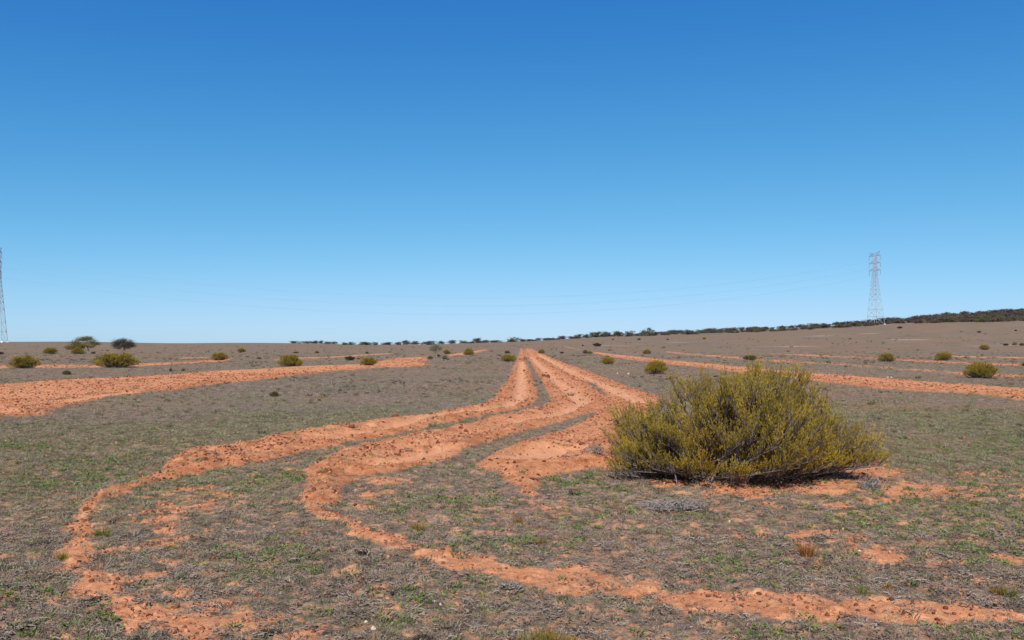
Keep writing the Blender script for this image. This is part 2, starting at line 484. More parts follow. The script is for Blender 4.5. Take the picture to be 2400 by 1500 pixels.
def leaf_mat(name, tint=None, transl=0.25, stops=None, use_attr=None, rough=0.7):
    m, n, l, b = new_mat(name)
    if use_attr:
        col = attr(n, use_attr).outputs['Color']
    else:
        oi = n.new('ShaderNodeObjectInfo')
        col = ramp(n, l, oi.outputs['Random'], stops)
    b.inputs['Roughness'].default_value = rough
    l.new(col, b.inputs['Base Color'])
    if transl > 0:
        tr = n.new('ShaderNodeBsdfTranslucent')
        l.new(col, tr.inputs['Color'])
        mx = n.new('ShaderNodeMixShader')
        mx.inputs[0].default_value = transl
        l.new(b.outputs[0], mx.inputs[1])
        l.new(tr.outputs[0], mx.inputs[2])
        l.new(mx.outputs[0], n['Material Output'].inputs['Surface'])
    return m


def plain_mat(name, c0, c1, scale=8.0, rough=0.85, spec=0.15, metal=0.0):
    m, n, l, b = new_mat(name)
    tc = n.new('ShaderNodeTexCoord')
    f = noise(n, l, tc.outputs['Object'], scale, 4)
    l.new(ramp(n, l, f, [(0.3, c0), (0.7, c1)]), b.inputs['Base Color'])
    b.inputs['Roughness'].default_value = rough
    b.inputs['Specular IOR Level'].default_value = spec
    b.inputs['Metallic'].default_value = metal
    return m


M_LEAF = leaf_mat('shrub_leaf', use_attr='tint', transl=0.42)
M_TWIG = plain_mat('grey_twig', (0.085, 0.066, 0.058), (0.20, 0.158, 0.145), 30)
M_BARK = plain_mat('mallee_bark', (0.10, 0.075, 0.06), (0.22, 0.18, 0.15), 6)
M_DEAD = plain_mat('dead_twig', (0.16, 0.135, 0.12), (0.30, 0.26, 0.23), 25)
M_CHAR = plain_mat('dark_twig', (0.025, 0.02, 0.017), (0.07, 0.055, 0.048), 25)
M_STEEL = plain_mat('galvanised_steel', (0.30, 0.32, 0.34), (0.42, 0.44, 0.46), 2, 0.55, 0.4, 0.3)
M_CONC = plain_mat('pale_footing', (0.5, 0.47, 0.43), (0.62, 0.59, 0.55), 3)
M_GLASS = plain_mat('insulator_grey', (0.16, 0.17, 0.18), (0.24, 0.25, 0.27), 5, 0.3, 0.5)
M_CABLE = plain_mat('cable_alloy', (0.25, 0.26, 0.28), (0.35, 0.36, 0.38), 2, 0.5, 0.4, 0.4)
M_STONE = plain_mat('white_stone', (0.38, 0.31, 0.23), (0.52, 0.44, 0.34), 9)
M_CLODS = leaf_mat('earth_clod', transl=0, rough=0.95, stops=[(0.0, (0.085, 0.026, 0.014)), (0.3, (0.20, 0.070, 0.034)), (0.6, (0.38, 0.150, 0.076)), (1.0, (0.47, 0.200, 0.105))])
M_CLOD_DARK = plain_mat('dark_earth_clod', (0.08, 0.025, 0.015), (0.20, 0.075, 0.04), 20, 0.95, 0.05)
M_DRY = leaf_mat('dry_stubble', transl=0.3, rough=0.9, stops=[(0.0, (0.13, 0.092, 0.070)), (0.18, (0.20, 0.148, 0.115)), (0.45, (0.31, 0.24, 0.192)), (0.65, (0.35, 0.275, 0.205)), (0.75, (0.25, 0.215, 0.12)), (0.86, (0.29, 0.24, 0.15)), (0.90, (0.34, 0.27, 0.22)), (1.0, (0.40, 0.32, 0.255))])
M_LITTER = leaf_mat('twig_litter', transl=0, rough=0.9, stops=[(0.0, (0.10, 0.073, 0.057)), (0.4, (0.20, 0.152, 0.122)), (0.8, (0.26, 0.205, 0.165)), (1.0, (0.32, 0.26, 0.21))])
M_OLIVE = leaf_mat('olive_stubble', transl=0.2, rough=0.85, stops=[(0.0, (0.12, 0.11, 0.06)), (0.5, (0.22, 0.205, 0.115)), (1.0, (0.32, 0.29, 0.17))])
M_SCRUB = leaf_mat('low_scrub_leaf', transl=0.2, rough=0.85, stops=[(0.0, (0.06, 0.045, 0.035)), (0.5, (0.10, 0.085, 0.05)), (1.0, (0.15, 0.14, 0.07))])
M_GREEN = leaf_mat('green_weed_leaf', transl=0.3, rough=0.6, stops=[(0.0, (0.09, 0.14, 0.03)), (0.5, (0.15, 0.21, 0.055)), (1.0, (0.24, 0.27, 0.09))])
M_RUST = leaf_mat('tussock_blade', use_attr='tint', transl=0.25)


# ------------------------------------------------------------------ mesh helpers
class MB:
    def __init__(self):
        self.v, self.f, self.c, self.n = [], [], [], 0

    def add(self, v, f, c=None):
        v = np.asarray(v, float).reshape(-1, 3)
        self.v.append(v)
        self.f.append(np.asarray(f, int) + self.n)
        if c is not None:
            c = np.asarray(c, float)
            self.c.append(np.broadcast_to(c, (len(v), 3)))
        self.n += len(v)

    def mesh(self, name, mat, smooth=False):
        me = bpy.data.meshes.new(name)
        v = np.concatenate(self.v)
        tri = [f for f in self.f if f.shape[1] == 3]
        quad = [f for f in self.f if f.shape[1] == 4]
        tri = np.concatenate(tri) if tri else np.zeros((0, 3), int)
        quad = np.concatenate(quad) if quad else np.zeros((0, 4), int)
        loops = np.concatenate([tri.ravel(), quad.ravel()]).astype(np.int32)
        starts = np.concatenate([np.arange(len(tri)) * 3, len(tri) * 3 + np.arange(len(quad)) * 4]).astype(np.int32)
        me.vertices.add(len(v))
        me.vertices.foreach_set('co', v.astype(np.float32).ravel())
        me.loops.add(len(loops))
        me.loops.foreach_set('vertex_index', loops)
        me.polygons.add(len(starts))
        me.polygons.foreach_set('loop_start', starts)
        if smooth:
            me.polygons.foreach_set('use_smooth', np.ones(len(starts), bool))
        me.update(calc_edges=True)
        if self.c:
            c = np.concatenate(self.c)
            a = me.attributes.new('tint', 'FLOAT_COLOR', 'POINT')
            a.data.foreach_set('color', np.concatenate([c, np.ones((len(c), 1))], 1).astype(np.float32).ravel())
        if mat:
            me.materials.append(mat)
        return me


def unit(a):
    return a / (np.linalg.norm(a, axis=-1, keepdims=True) + 1e-9)


def tubes(mb, paths, radii, sides=3, col=None):
    """paths (N, K, 3), radii (N, K): open tapered tubes"""
    paths, radii = np.asarray(paths, float), np.asarray(radii, float)
    N, K, _ = paths.shape
    t = unit(np.gradient(paths, axis=1))
    ref = np.where(np.abs(t[..., 2:3]) > 0.9, np.array([1.0, 0, 0]), np.array([0, 0, 1.0]))
    a = unit(np.cross(t, ref))
    bb = np.cross(t, a)
    ang = np.arange(sides) * 2 * math.pi / sides
    ring = paths[:, :, None] + radii[..., None, None] * (np.cos(ang)[None, None, :, None] * a[:, :, None] + np.sin(ang)[None, None, :, None] * bb[:, :, None])
    idx = np.arange(N * K * sides).reshape(N, K, sides)
    q = np.stack([idx[:, :-1], np.roll(idx, -1, 2)[:, :-1], np.roll(idx, -1, 2)[:, 1:], idx[:, 1:]], -1).reshape(-1, 4)
    c = None
    if col is not None:
        c = np.broadcast_to(np.asarray(col, float).reshape(-1, 1, 1, 3), (N, K, sides, 3)).reshape(-1, 3)
    mb.add(ring.reshape(-1, 3), q, c)


def blades(mb, base, tip, width, rng, col, bend=0.0):
    """leaf blades: a kite of two triangles from base to tip, random roll"""
    N = len(base)
    d = tip - base
    L = np.linalg.norm(d, axis=1, keepdims=True)
    t = d / (L + 1e-9)
    r = unit(rng.normal(size=(N, 3)))
    s = unit(np.cross(t, r))
    nrm = np.cross(s, t)
    mid = base + d * 0.5 + nrm * L * bend
    w = np.asarray(width).reshape(-1, 1) * 0.5
    v = np.stack([base, mid + s * w, tip, mid - s * w], 1)
    i = np.arange(N)[:, None] * 4
    f = np.concatenate([i + np.array([[0, 1, 3]]), i + np.array([[1, 2, 3]])])
    c = np.repeat(np.broadcast_to(np.asarray(col, float), (N, 3)), 4, axis=0)
    mb.add(v.reshape(-1, 3), f, c)


def link(name, me, parent=None):
    o = bpy.data.objects.new(name, me)
    C.objects.link(o)
    if parent:
        o.parent = parent
    return o


def tag(o, label=None, cat=None, group=None, kind=None):
    for k, v in (('label', label), ('category', cat), ('group', group), ('kind', kind)):
        if v:
            o[k] = v
    return o


def thing(name, label, cat, loc, rz=0.0, sc=(1, 1, 1), group=None):
    o = bpy.data.objects.new(name, None)
    o.empty_display_size = 0.2
    C.objects.link(o)
    o.location = loc
    o.rotation_euler = (0, 0, rz)
    o.scale = sc
    return tag(o, label, cat, group)


def zat(x, y):
    return float(ground_full(np.array([x]), np.array([y]))[0][0])


# ------------------------------------------------------------------ the ground sheet
def build_ground():
    ys = [2.6]
    while ys[-1] < 1000:
        y = ys[-1]
        ys.append(y + min(max(y * y / 1325 * 0.85, 0.012), 0.0112 * y))
    ys = np.concatenate([[-400, -150, -60, -25, -10, -4, -1, 1, 2], np.array(ys), [1100, 1300, 1600, 2000, 2600, 3600, 5500, 9000]])
    us = np.concatenate([-np.geomspace(6, 0.95, 14), np.linspace(-0.86, 0.86, 1000), np.geomspace(0.95, 6, 14)])
    g = np.where(ys > 2.6, ys, 2.6 + (2.6 - ys))
    g = np.where((ys > 2.5) & (ys < 14), g + 0.9 * (14 - ys) / 11.4, g)
    g = np.where(ys <= 2.5, g + 0.9, g)
    X = (us[None, :] * g[:, None])
    Y = np.repeat(ys[:, None], len(us), 1)
    x, y = X.ravel(), Y.ravel()
    z, D, sd, sm = ground_full(x, y)
    ny, nx = X.shape
    i = (np.arange(ny - 1)[:, None] * nx + np.arange(nx - 1)[None, :]).ravel()
    mb = MB()
    mb.add(np.stack([x, y, z], 1), np.stack([i, i + 1, i + 1 + nx, i + nx], 1))
    me = mb.mesh('ground', GM, smooth=True)
    dd = np.hypot(x, y)
    for nm, val in (('dirt', D), ('smooth', sm * sstep(0.0, 0.2, sd) * (0.6 + 0.3 * vn(x * 5, y * 5, 91))), ('turned', sstep(-0.2, 0.05, sd) * sstep(0.75, 0.25, sd) * (1 - sm)), ('olive', olive_zone(x, y)), ('peek', 0.8 * sstep(18, 7, dd)), ('pale', pale_patches(x, y))):
        a = me.attributes.new(nm, 'FLOAT', 'POINT')
        a.data.foreach_set('value', np.clip(val, 0, 1).astype(np.float32))
    o = link('ground', me)
    tag(o, kind='structure')
    return o


build_ground()


# ------------------------------------------------------------------ stuff scattered over the plain (geometry nodes, real little meshes)
def templates(name, meshes):
    col = bpy.data.collections.new(name)
    for k, me in enumerate(meshes):
        col.objects.link(bpy.data.objects.new('%s_%02d' % (name, k), me))
    return col


def scatter(name, col, pts, rot, scl, idx):
    me = bpy.data.meshes.new(name)
    me.vertices.add(len(pts))
    me.vertices.foreach_set('co', pts.astype(np.float32).ravel())
    for nm, ty, key, v in (('s_rot', 'FLOAT_VECTOR', 'vector', rot), ('s_scl', 'FLOAT', 'value', scl), ('s_idx', 'INT', 'value', idx)):
        a = me.attributes.new(nm, ty, 'POINT')
        a.data.foreach_set(key, np.ascontiguousarray(v, np.int32 if ty == 'INT' else np.float32).ravel())
    o = link(name, me)
    ng = bpy.data.node_groups.new(name, 'GeometryNodeTree')
    ng.interface.new_socket('Geometry', in_out='INPUT', socket_type='NodeSocketGeometry')
    ng.interface.new_socket('Geometry', in_out='OUTPUT', socket_type='NodeSocketGeometry')
    N, L = ng.nodes, ng.links
    gi, go = N.new('NodeGroupInput'), N.new('NodeGroupOutput')
    ip = N.new('GeometryNodeInstanceOnPoints')
    ci = N.new('GeometryNodeCollectionInfo')
    ci.inputs['Collection'].default_value = col
    ci.inputs['Separate Children'].default_value = True
    ci.inputs['Reset Children'].default_value = True
    ip.inputs['Pick Instance'].default_value = True

    def named(nm, ty):
        a = N.new('GeometryNodeInputNamedAttribute')
        a.data_type = ty
        a.inputs['Name'].default_value = nm
        return a.outputs['Attribute']
    e2r = N.new('FunctionNodeEulerToRotation')
    L.new(named('s_rot', 'FLOAT_VECTOR'), e2r.inputs[0])
    L.new(gi.outputs[0], ip.inputs['Points'])
    L.new(ci.outputs[0], ip.inputs['Instance'])
    L.new(named('s_idx', 'INT'), ip.inputs['Instance Index'])
    L.new(e2r.outputs[0], ip.inputs['Rotation'])
    L.new(named('s_scl', 'FLOAT'), ip.inputs['Scale'])
    L.new(ip.outputs[0], go.inputs[0])
    md = o.modifiers.new('scatter', 'NODES')
    md.node_group = ng
    tag(o, kind='stuff')
    return o


def tuft_mesh(seed, nb, hmin, hmax, spread, wid, lean, mat=None):
    r = R(seed)
    mb = MB()
    a = r.rand(nb) * 2 * math.pi
    rad = spread * np.sqrt(r.rand(nb))
    base = np.stack([np.cos(a) * rad, np.sin(a) * rad, np.full(nb, -0.004)], 1)
    h = hmin + (hmax - hmin) * r.rand(nb)
    le = lean * (0.35 + 0.65 * r.rand(nb))
    az = a + r.normal(0, 0.9, nb)
    tip = base + np.stack([np.cos(az) * np.sin(le), np.sin(az) * np.sin(le), np.cos(le)], 1) * h[:, None]
    blades(mb, base, tip, np.full(nb, wid) * (0.6 + 0.8 * r.rand(nb)), r, (1, 1, 1), 0.12)
    mb.c = []
    return mb.mesh('dry_tuft', mat or M_DRY)


def litter_mesh(seed, nb):
    r = R(seed)
    mb = MB()
    c = np.concatenate([r.uniform(-0.05, 0.05, (nb, 2)), 0.003 + 0.012 * r.rand(nb, 1)], 1)
    a = r.rand(nb) * 2 * math.pi
    d = np.stack([np.cos(a), np.sin(a), r.normal(0, 0.22, nb)], 1) * (0.006 + 0.022 * r.rand(nb) ** 2)[:, None]
    tubes(mb, np.stack([c - d, c + d * 0.1 + r.normal(0, 0.003, (nb, 3)), c + d], 1), np.array([[0.0022, 0.0026, 0.0016]]) * (0.6 + 0.9 * r.rand(nb, 1)), 3)
    return mb.mesh('twig_litter', M_LITTER)


def weed_mesh(seed, nb):
    r = R(seed)
    mb = MB()
    a = r.rand(nb) * 2 * math.pi
    le = r.uniform(0.5, 1.35, nb)
    off = 0.035 * np.sqrt(r.rand(nb))
    base = np.stack([off * np.cos(a), off * np.sin(a), 0.002 + 0.02 * r.rand(nb)], 1)
    L = r.uniform(0.013, 0.034, nb)
    tip = base + np.stack([np.cos(a) * np.sin(le), np.sin(a) * np.sin(le), np.cos(le)], 1) * L[:, None]
    blades(mb, base, tip, L * 0.42, r, (1, 1, 1), 0.15)
    mb.c = []
    return mb.mesh('green_weed', M_GREEN)


_ICO = None


def clod_mb(seed, flat=0.6, amp=0.5, mb=None, off=(0, 0, 0), size=1.0, sub=1):
    global _ICO
    if _ICO is None:
        import bmesh
        _ICO = {}
        for s in (1, 2):
            bm = bmesh.new()
            bmesh.ops.create_icosphere(bm, subdivisions=s + 1 if s == 2 else 1, radius=1.0)
            _ICO[s] = (np.array([v.co[:] for v in bm.verts]), np.array([[v.index for v in f.verts] for f in bm.faces]))
            bm.free()
    r = R(seed)
    v, f = _ICO[sub]
    k = 1 + amp * (vn(v[:, 0] * 1.3 + seed, v[:, 1] * 1.3 + v[:, 2] * 0.9, seed) + 0.6 * vn(v[:, 0] * 3 + v[:, 2] * 2, v[:, 1] * 3 - seed, seed + 5)) + (r.rand(len(v)) - 0.5) * amp * 0.5
    p = v * k[:, None] * np.array([1, r.uniform(0.7, 1.0), flat])
    mb = mb or MB()
    mb.add(p * size + np.array(off), f)
    return mb


T_DRY = templates('dry_tuft_template', [tuft_mesh(100 + k, 34, 0.010, 0.032, 0.045, 0.0055, 1.25) for k in range(4)] + [tuft_mesh(120 + k, 12, 0.05, 0.12, 0.03, 0.005, 0.9) for k in range(2)]
                  + [tuft_mesh(130 + k, 28, 0.02, 0.055, 0.045, 0.0065, 1.1, M_OLIVE) for k in range(2)])
T_LIT = templates('litter_template', [litter_mesh(140 + k, 14) for k in range(4)])
T_WEED = templates('weed_template', [weed_mesh(160 + k, 22) for k in range(4)])
T_SCRUB = templates('scrub_template', [tuft_mesh(170 + k, 40, 0.03, 0.11, 0.035, 0.009, 1.1, M_SCRUB) for k in range(3)])
T_CLOD = templates('clod_template', [clod_mb(180 + k).mesh('earth_clod', M_CLODS) for k in range(5)])


def sample(seed, bands):
    """random ground points in the view's wedge (with a margin to the sides); bands = (d0, d1, points per square metre)"""
    r = R(seed)
    out = []
    for d0, d1, den in bands:
        um = 0.70
        area = um * (d1 * d1 - d0 * d0) + 2 * 0.9 * (d1 - d0)
        k = int(area * den)
        d = np.sqrt(d0 * d0 + (d1 * d1 - d0 * d0) * r.rand(k))
        u = r.uniform(-1, 1, k)
        out.append(np.stack([u * (um * d + 0.9), d], 1))
    p = np.concatenate(out)
    return p[:, 0], p[:, 1], r


def green_field(x, y):
    g = 0.35 * sstep(0.35, 0.8, fbm(x, y, 0.55, 3, 301)) * sstep(25, 10, y)
    for c, rad in GREENS:
        dd = np.hypot((x - c[0]), (y - c[1]) * 0.8) / rad
        g = np.maximum(g, sstep(1.25, 0.4, dd + 0.5 * vn(x * 4, y * 4, 303)))
    return g


def do_scatter():
    x, y, r = sample(1, [(3.2, 7, 620), (7, 12, 330), (12, 20, 140), (20, 36, 34), (36, 75, 8), (75, 140, 1.8)])
    z, D, sd, sm = ground_full(x, y)
    dens = 0.35 + 0.65 * sstep(-0.5, 0.5, fbm(x, y, 1.7, 3, 311))
    keep = r.rand(len(x)) < (1 - D) ** 1.3 * dens + 0.075 * (sm < 0.2)
    x, y, z = x[keep], y[keep], z[keep]
    k = len(x)
    s = (0.55 + 0.6 * r.rand(k) ** 2) * np.interp(y, [5, 12, 20, 40, 80, 140], [0.85, 1.15, 1.5, 2.3, 3.2, 4.5])
    idx = np.where(r.rand(k) < 0.05, 4 + r.randint(0, 2, k), r.randint(0, 4, k))
    idx = np.where(r.rand(k) < 0.10 + 0.6 * olive_zone(x, y), 6 + r.randint(0, 2, k), idx)
    rot = np.stack([r.normal(0, 0.15, k), r.normal(0, 0.15, k), r.rand(k) * 6.28], 1)
    scatter('dry_grass', T_DRY, np.stack([x, y, z], 1), rot, s, idx)
    n_dry = k

    x, y, r = sample(2, [(3.2, 7, 110), (7, 12, 45), (12, 18, 12)])
    z, D, sd, sm = ground_full(x, y)
    keep = r.rand(len(x)) < 0.12 + 0.88 * (1 - D)
    x, y, z = x[keep], y[keep], z[keep]
    k = len(x)
    rot = np.stack([r.normal(0, 0.1, k), r.normal(0, 0.1, k), r.rand(k) * 6.28], 1)
    scatter('twig_litter', T_LIT, np.stack([x, y, z], 1), rot, 0.7 + 0.8 * r.rand(k), r.randint(0, 4, k))

    x, y, r = sample(3, [(3.2, 7, 190), (7, 14, 120), (14, 26, 16)])
    z, D, sd, sm = ground_full(x, y)
    keep = r.rand(len(x)) < (0.05 + 0.55 * green_field(x, y)) * (1 - 0.85 * D)
    x, y, z = x[keep], y[keep], z[keep]
    k = len(x)
    rot = np.stack([r.normal(0, 0.15, k), r.normal(0, 0.15, k), r.rand(k) * 6.28], 1)
    scatter('green_weeds', T_WEED, np.stack([x, y, z], 1), rot, np.exp(np.clip(r.normal(0, 0.3, k), -0.6, 0.35)) * np.interp(y, [4, 14, 26], [0.7, 1.0, 1.5]), r.randint(0, 4, k))

    x, y, r = sample(4, [(3.2, 8, 560), (8, 14, 420), (14, 24, 190), (24, 45, 65), (45, 90, 10), (90, 200, 0.8)])
    z, D, sd, sm = ground_full(x, y)
    keep = r.rand(len(x)) < np.where(D > 0.6, (1 - 0.9 * sm) * (0.35 + 0.65 * sstep(-0.3, 0.4, vn(x * 1.3, y * 1.3, 321))), np.where(y < 14, 0.02, 0.0))
    x, y, z = x[keep], y[keep], z[keep]
    k = len(x)
    s = 0.0072 * np.exp(np.clip(r.normal(0, 0.6, k), -1.2, 0.95)) * np.interp(y, [4, 10, 20, 45, 90, 200], [1.0, 1.4, 2.0, 3.0, 4.5, 6])
    rot = np.stack([r.rand(k) * 0.5, r.rand(k) * 0.5, r.rand(k) * 6.28], 1)
    scatter('earth_clods', T_CLOD, np.stack([x, y, z + 0.22 * s], 1), rot, s, r.randint(0, 5, k))
    x, y, r = sample(5, [(8, 16, 1.2), (16, 40, 2.4), (40, 110, 0.22), (110, 330, 0.014)])
    z, D, sd, sm = ground_full(x, y)
    keep = r.rand(len(x)) < (1 - 0.9 * D) * sstep(-0.6, 0.4, fbm(x, y, 0.12, 3, 331))
    x, y, z = x[keep], y[keep], z[keep]
    m = len(x)
    rot = np.stack([r.normal(0, 0.1, m), r.normal(0, 0.1, m), r.rand(m) * 6.28], 1)
    scatter('low_scrub', T_SCRUB, np.stack([x, y, z], 1), rot, np.exp(r.normal(0, 0.35, m)) * np.interp(y, [8, 20, 60, 200], [0.7, 0.55, 1.4, 3.0]), r.randint(0, 3, m))
    print('SCATTER dry', n_dry, 'clods', k)


do_scatter()


# ------------------------------------------------------------------ shrubs
def shrub_meshes(seed, Wd, Dp, H, prof, n_clump, n_twig, n_leaf, twig_len, leaf_len, leaf_w, cols, twig_r, inner=0.25, branch_r=0.012, spread=0.42, LEAF0=0.30, n_lump=24, crease=0.30, under=0.0):
    """stems, twigs and foliage of a many-stemmed shrub; prof(x) = height of its outline over its width (-1..1)"""
    r = R(seed)
    st, tw, fo = MB(), MB(), MB()
    # clump tips on a lumpy dome
    q = n_clump
    a = r.rand(q) * 2 * math.pi
    rr = np.sqrt(r.rand(q)) * 0.99
    px, py = np.cos(a) * rr, np.sin(a) * rr
    top = prof(px / np.sqrt(np.maximum(1 - py * py * 0.55, 0.2))) * np.power(np.maximum(1 - np.abs(py) ** 2.4, 0), 0.5)
    la, lr = r.rand(n_lump) * 2 * math.pi, np.sqrt(r.rand(n_lump)) * 0.95
    ld2 = np.sqrt((px[:, None] - np.cos(la) * lr) ** 2 + (py[:, None] - np.sin(la) * lr) ** 2)
    near = ld2.argmin(1)
    rel = ld2[np.arange(q), near] * math.sqrt(n_lump) / 1.1
    lump = (1 + r.uniform(-0.07, 0.05, n_lump)[near]) * (1 - crease * np.minimum(rel, 1.2) ** 2)
    f = np.where(r.rand(q) < inner, r.uniform(0.5, 0.8, q), r.uniform(0.93, 1.0, q))
    lf = np.minimum(lump * f, 0.97)
    tip = np.stack([px * Wd / 2, py * Dp / 2, np.maximum(top * H, 0.10 * H)], 1) * np.stack([lf ** 0.45, lf ** 0.45, lf], 1)
    # rim clumps that hang near the ground
    root = np.stack([r.normal(0, 0.07 * Wd, q), r.normal(0, 0.07 * Dp, q), np.full(q, -0.03)], 1)
    out = unit(tip - root * 0.3)
    dirn = unit(out * 0.9 + np.array([0, 0, 0.55]) + r.normal(0, 0.12, (q, 3)))
    base = tip - dirn * twig_len * 0.8
    base[:, 2] = np.maximum(base[:, 2], 0.02)
    t = np.linspace(0, 1, 6)[None, :, None]
    ctrl = root + (base - root) * 0.45 + np.stack([np.zeros(q), np.zeros(q), -0.10 * np.abs(base[:, 2])], 1) + r.normal(0, 0.03 * Wd, (q, 3)) * np.array([1, 1, 0.4])
    ctrl[:, 2] = np.maximum(ctrl[:, 2], 0.02)
    path = (1 - t) ** 2 * root[:, None] + 2 * t * (1 - t) * ctrl[:, None] + t ** 2 * base[:, None]
    path = path + r.normal(0, 0.012, path.shape) * np.array([0, 1, 1, 1, 1, 0.3])[None, :, None]
    tubes(st, path, branch_r * np.linspace(1, 0.35, 6)[None, :] * (0.7 + 0.6 * r.rand(q, 1)), 4)
    # twigs
    m = q * n_twig
    ci = np.repeat(np.arange(q), n_twig)
    k = r.rand(m) ** 0.7
    pos = np.clip(0.55 + 0.45 * k, 0, 1) * 5
    i0 = np.minimum(pos.astype(int), 4)
    fr = (pos - i0)[:, None]
    tb = path[ci, i0] * (1 - fr) + path[ci, i0 + 1] * fr
    td = unit(dirn[ci] + r.normal(0, spread, (m, 3)))
    td = unit(td + np.array([0, 0, 0.22]))
    tl = twig_len * r.uniform(0.55, 1.15, m)
    mid = tb + td * tl[:, None] * 0.5 + r.normal(0, 0.02, (m, 3)) * twig_len
    te = tb + unit(td + np.array([0, 0, 0.25])) * tl[:, None]
    for arr in (mid, te):
        arr[:, 2] = np.maximum(arr[:, 2], 0.015)
    tubes(tw, np.stack([tb, te], 1), twig_r * np.array([[1.0, 0.4]]) * np.ones((m, 1)), 3)
    # leaves on the outer part of each twig
    M = m * n_leaf
    ti = np.repeat(np.arange(m), n_leaf)
    s = LEAF0 + (1.02 - LEAF0) * r.rand(M)
    s3 = s[:, None]
    lb = (1 - s3) ** 2 * tb[ti] + 2 * s3 * (1 - s3) * mid[ti] + s3 ** 2 * te[ti]
    ld = unit(unit(te[ti] - mid[ti]) + r.normal(0, 0.36, (M, 3)) + np.array([0, 0, 0.2]))
    ll = leaf_len * r.uniform(0.6, 1.3, M)
    lt = lb + ld * ll[:, None]
    lt[:, 2] = np.maximum(lt[:, 2], 0.01)
    if under > 0:
        kp = lt[:, 2] > H * under * r.rand(M) ** 0.5
        lb, lt, ti = lb[kp], lt[kp], ti[kp]
        M = len(ti)
    cl = cols(r, tip / np.array([Wd / 2, Dp / 2, H]))
    lc = cl[ci[ti]] * (0.85 + 0.3 * r.rand(M, 1)) * (1 + 0.06 * r.normal(size=(M, 3)))
    blades(fo, lb, lt, leaf_w * r.uniform(0.7, 1.3, M), r, np.clip(lc, 0.005, 0.6), 0.1)
    return st, tw, fo


def hero_cols(r, p):
    q = len(p)
    base = np.array([0.44, 0.300, 0.022]) * (0.85 + 0.35 * r.rand(q, 1))
    olive = np.array([0.22, 0.165, 0.026])
    rust = np.array([0.40, 0.24, 0.022])
    w1 = r.rand(q, 1) * 0.8
    c = base * (1 - w1) + olive * w1
    low = ((p[:, 2] < 0.45) & (np.abs(p[:, 0] - 0.1) < 0.35) & (r.rand(q) < 0.6))[:, None]
    return np.where(low, c * 0.35 + rust * 0.65, c)


def dome_cols(a, b2, spread=0.3):
    a, b2 = np.array(a), np.array(b2)

    def fn(r, p):
        w = r.rand(len(p), 1)
        return (a * (1 - w) + b2 * w) * (1 - spread / 2 + spread * r.rand(len(p), 1))
    return fn


_HX = np.array([-1.78, -1.66, -1.46, -0.98, -0.55, -0.21, 0.30, 0.69, 0.96, 1.12, 1.38, 1.70, 1.80]) / 1.78
_HZ = np.array([0.12, 0.44, 0.68, 0.92, 1.20, 1.36, 1.40, 1.41, 1.30, 0.98, 0.68, 0.42, 0.15]) / 1.41


def build_hero():
    x, y = ground_at(1696, 1142)
    x, y = x * 1.085, y * 1.085
    z = zat(x, y)
    root = thing('shrub', 'big sprawling yellow-green shrub with bare grey twigs showing, beside the bend of the red tracks', 'shrub', (x, y, z - 0.02), -0.02)
    st, tw, fo = shrub_meshes(47, 4.5, 3.4, 1.54, lambda u: np.interp(u, _HX, _HZ, left=0.08, right=0.1), 440, 42, 12, 0.235, 0.033, 0.0080, hero_cols, 0.0030, 0.18, 0.012, 0.34, 0.48, 28, 0.34, 0.16)
    link('stems', st.mesh('shrub_stems', M_TWIG, True), root)
    link('twigs', tw.mesh('shrub_twigs', M_TWIG), root)
    link('foliage', fo.mesh('shrub_foliage', M_LEAF), root)


build_hero()

dome = lambda u: np.power(np.maximum(1 - np.abs(u) ** 2.6, 0.0), 0.55)
YEL = dome_cols((0.42, 0.305, 0.014), (0.25, 0.18, 0.015))
OLI = dome_cols((0.22, 0.175, 0.035), (0.12, 0.095, 0.030))
DRK = dome_cols((0.11, 0.070, 0.042), (0.07, 0.046, 0.032))
GRY = dome_cols((0.26, 0.26, 0.15), (0.18, 0.17, 0.11))
PROTO = {}
for kind, cols in (('yellow', YEL), ('olive', OLI), ('dark', DRK), ('grey', GRY)):
    PROTO[kind] = []
    for k in range(4 if kind == 'yellow' else 2):
        st, tw, fo = shrub_meshes(500 + k * 7 + len(kind) * 31, 2.0, 2.0, 1.0, dome, 210, 8, 11, 0.15, 0.050, 0.018, cols, 0.004, 0.10, 0.014, 0.5, 0.15, 12, 0.16, 0.34)
        tubes_m = st
        PROTO[kind].append((tubes_m.mesh('shrub_stems', M_TWIG), tw.mesh('shrub_twigs', M_TWIG), fo.mesh('shrub_foliage', M_LEAF)))
G = 'shrubs scattered over the plain'
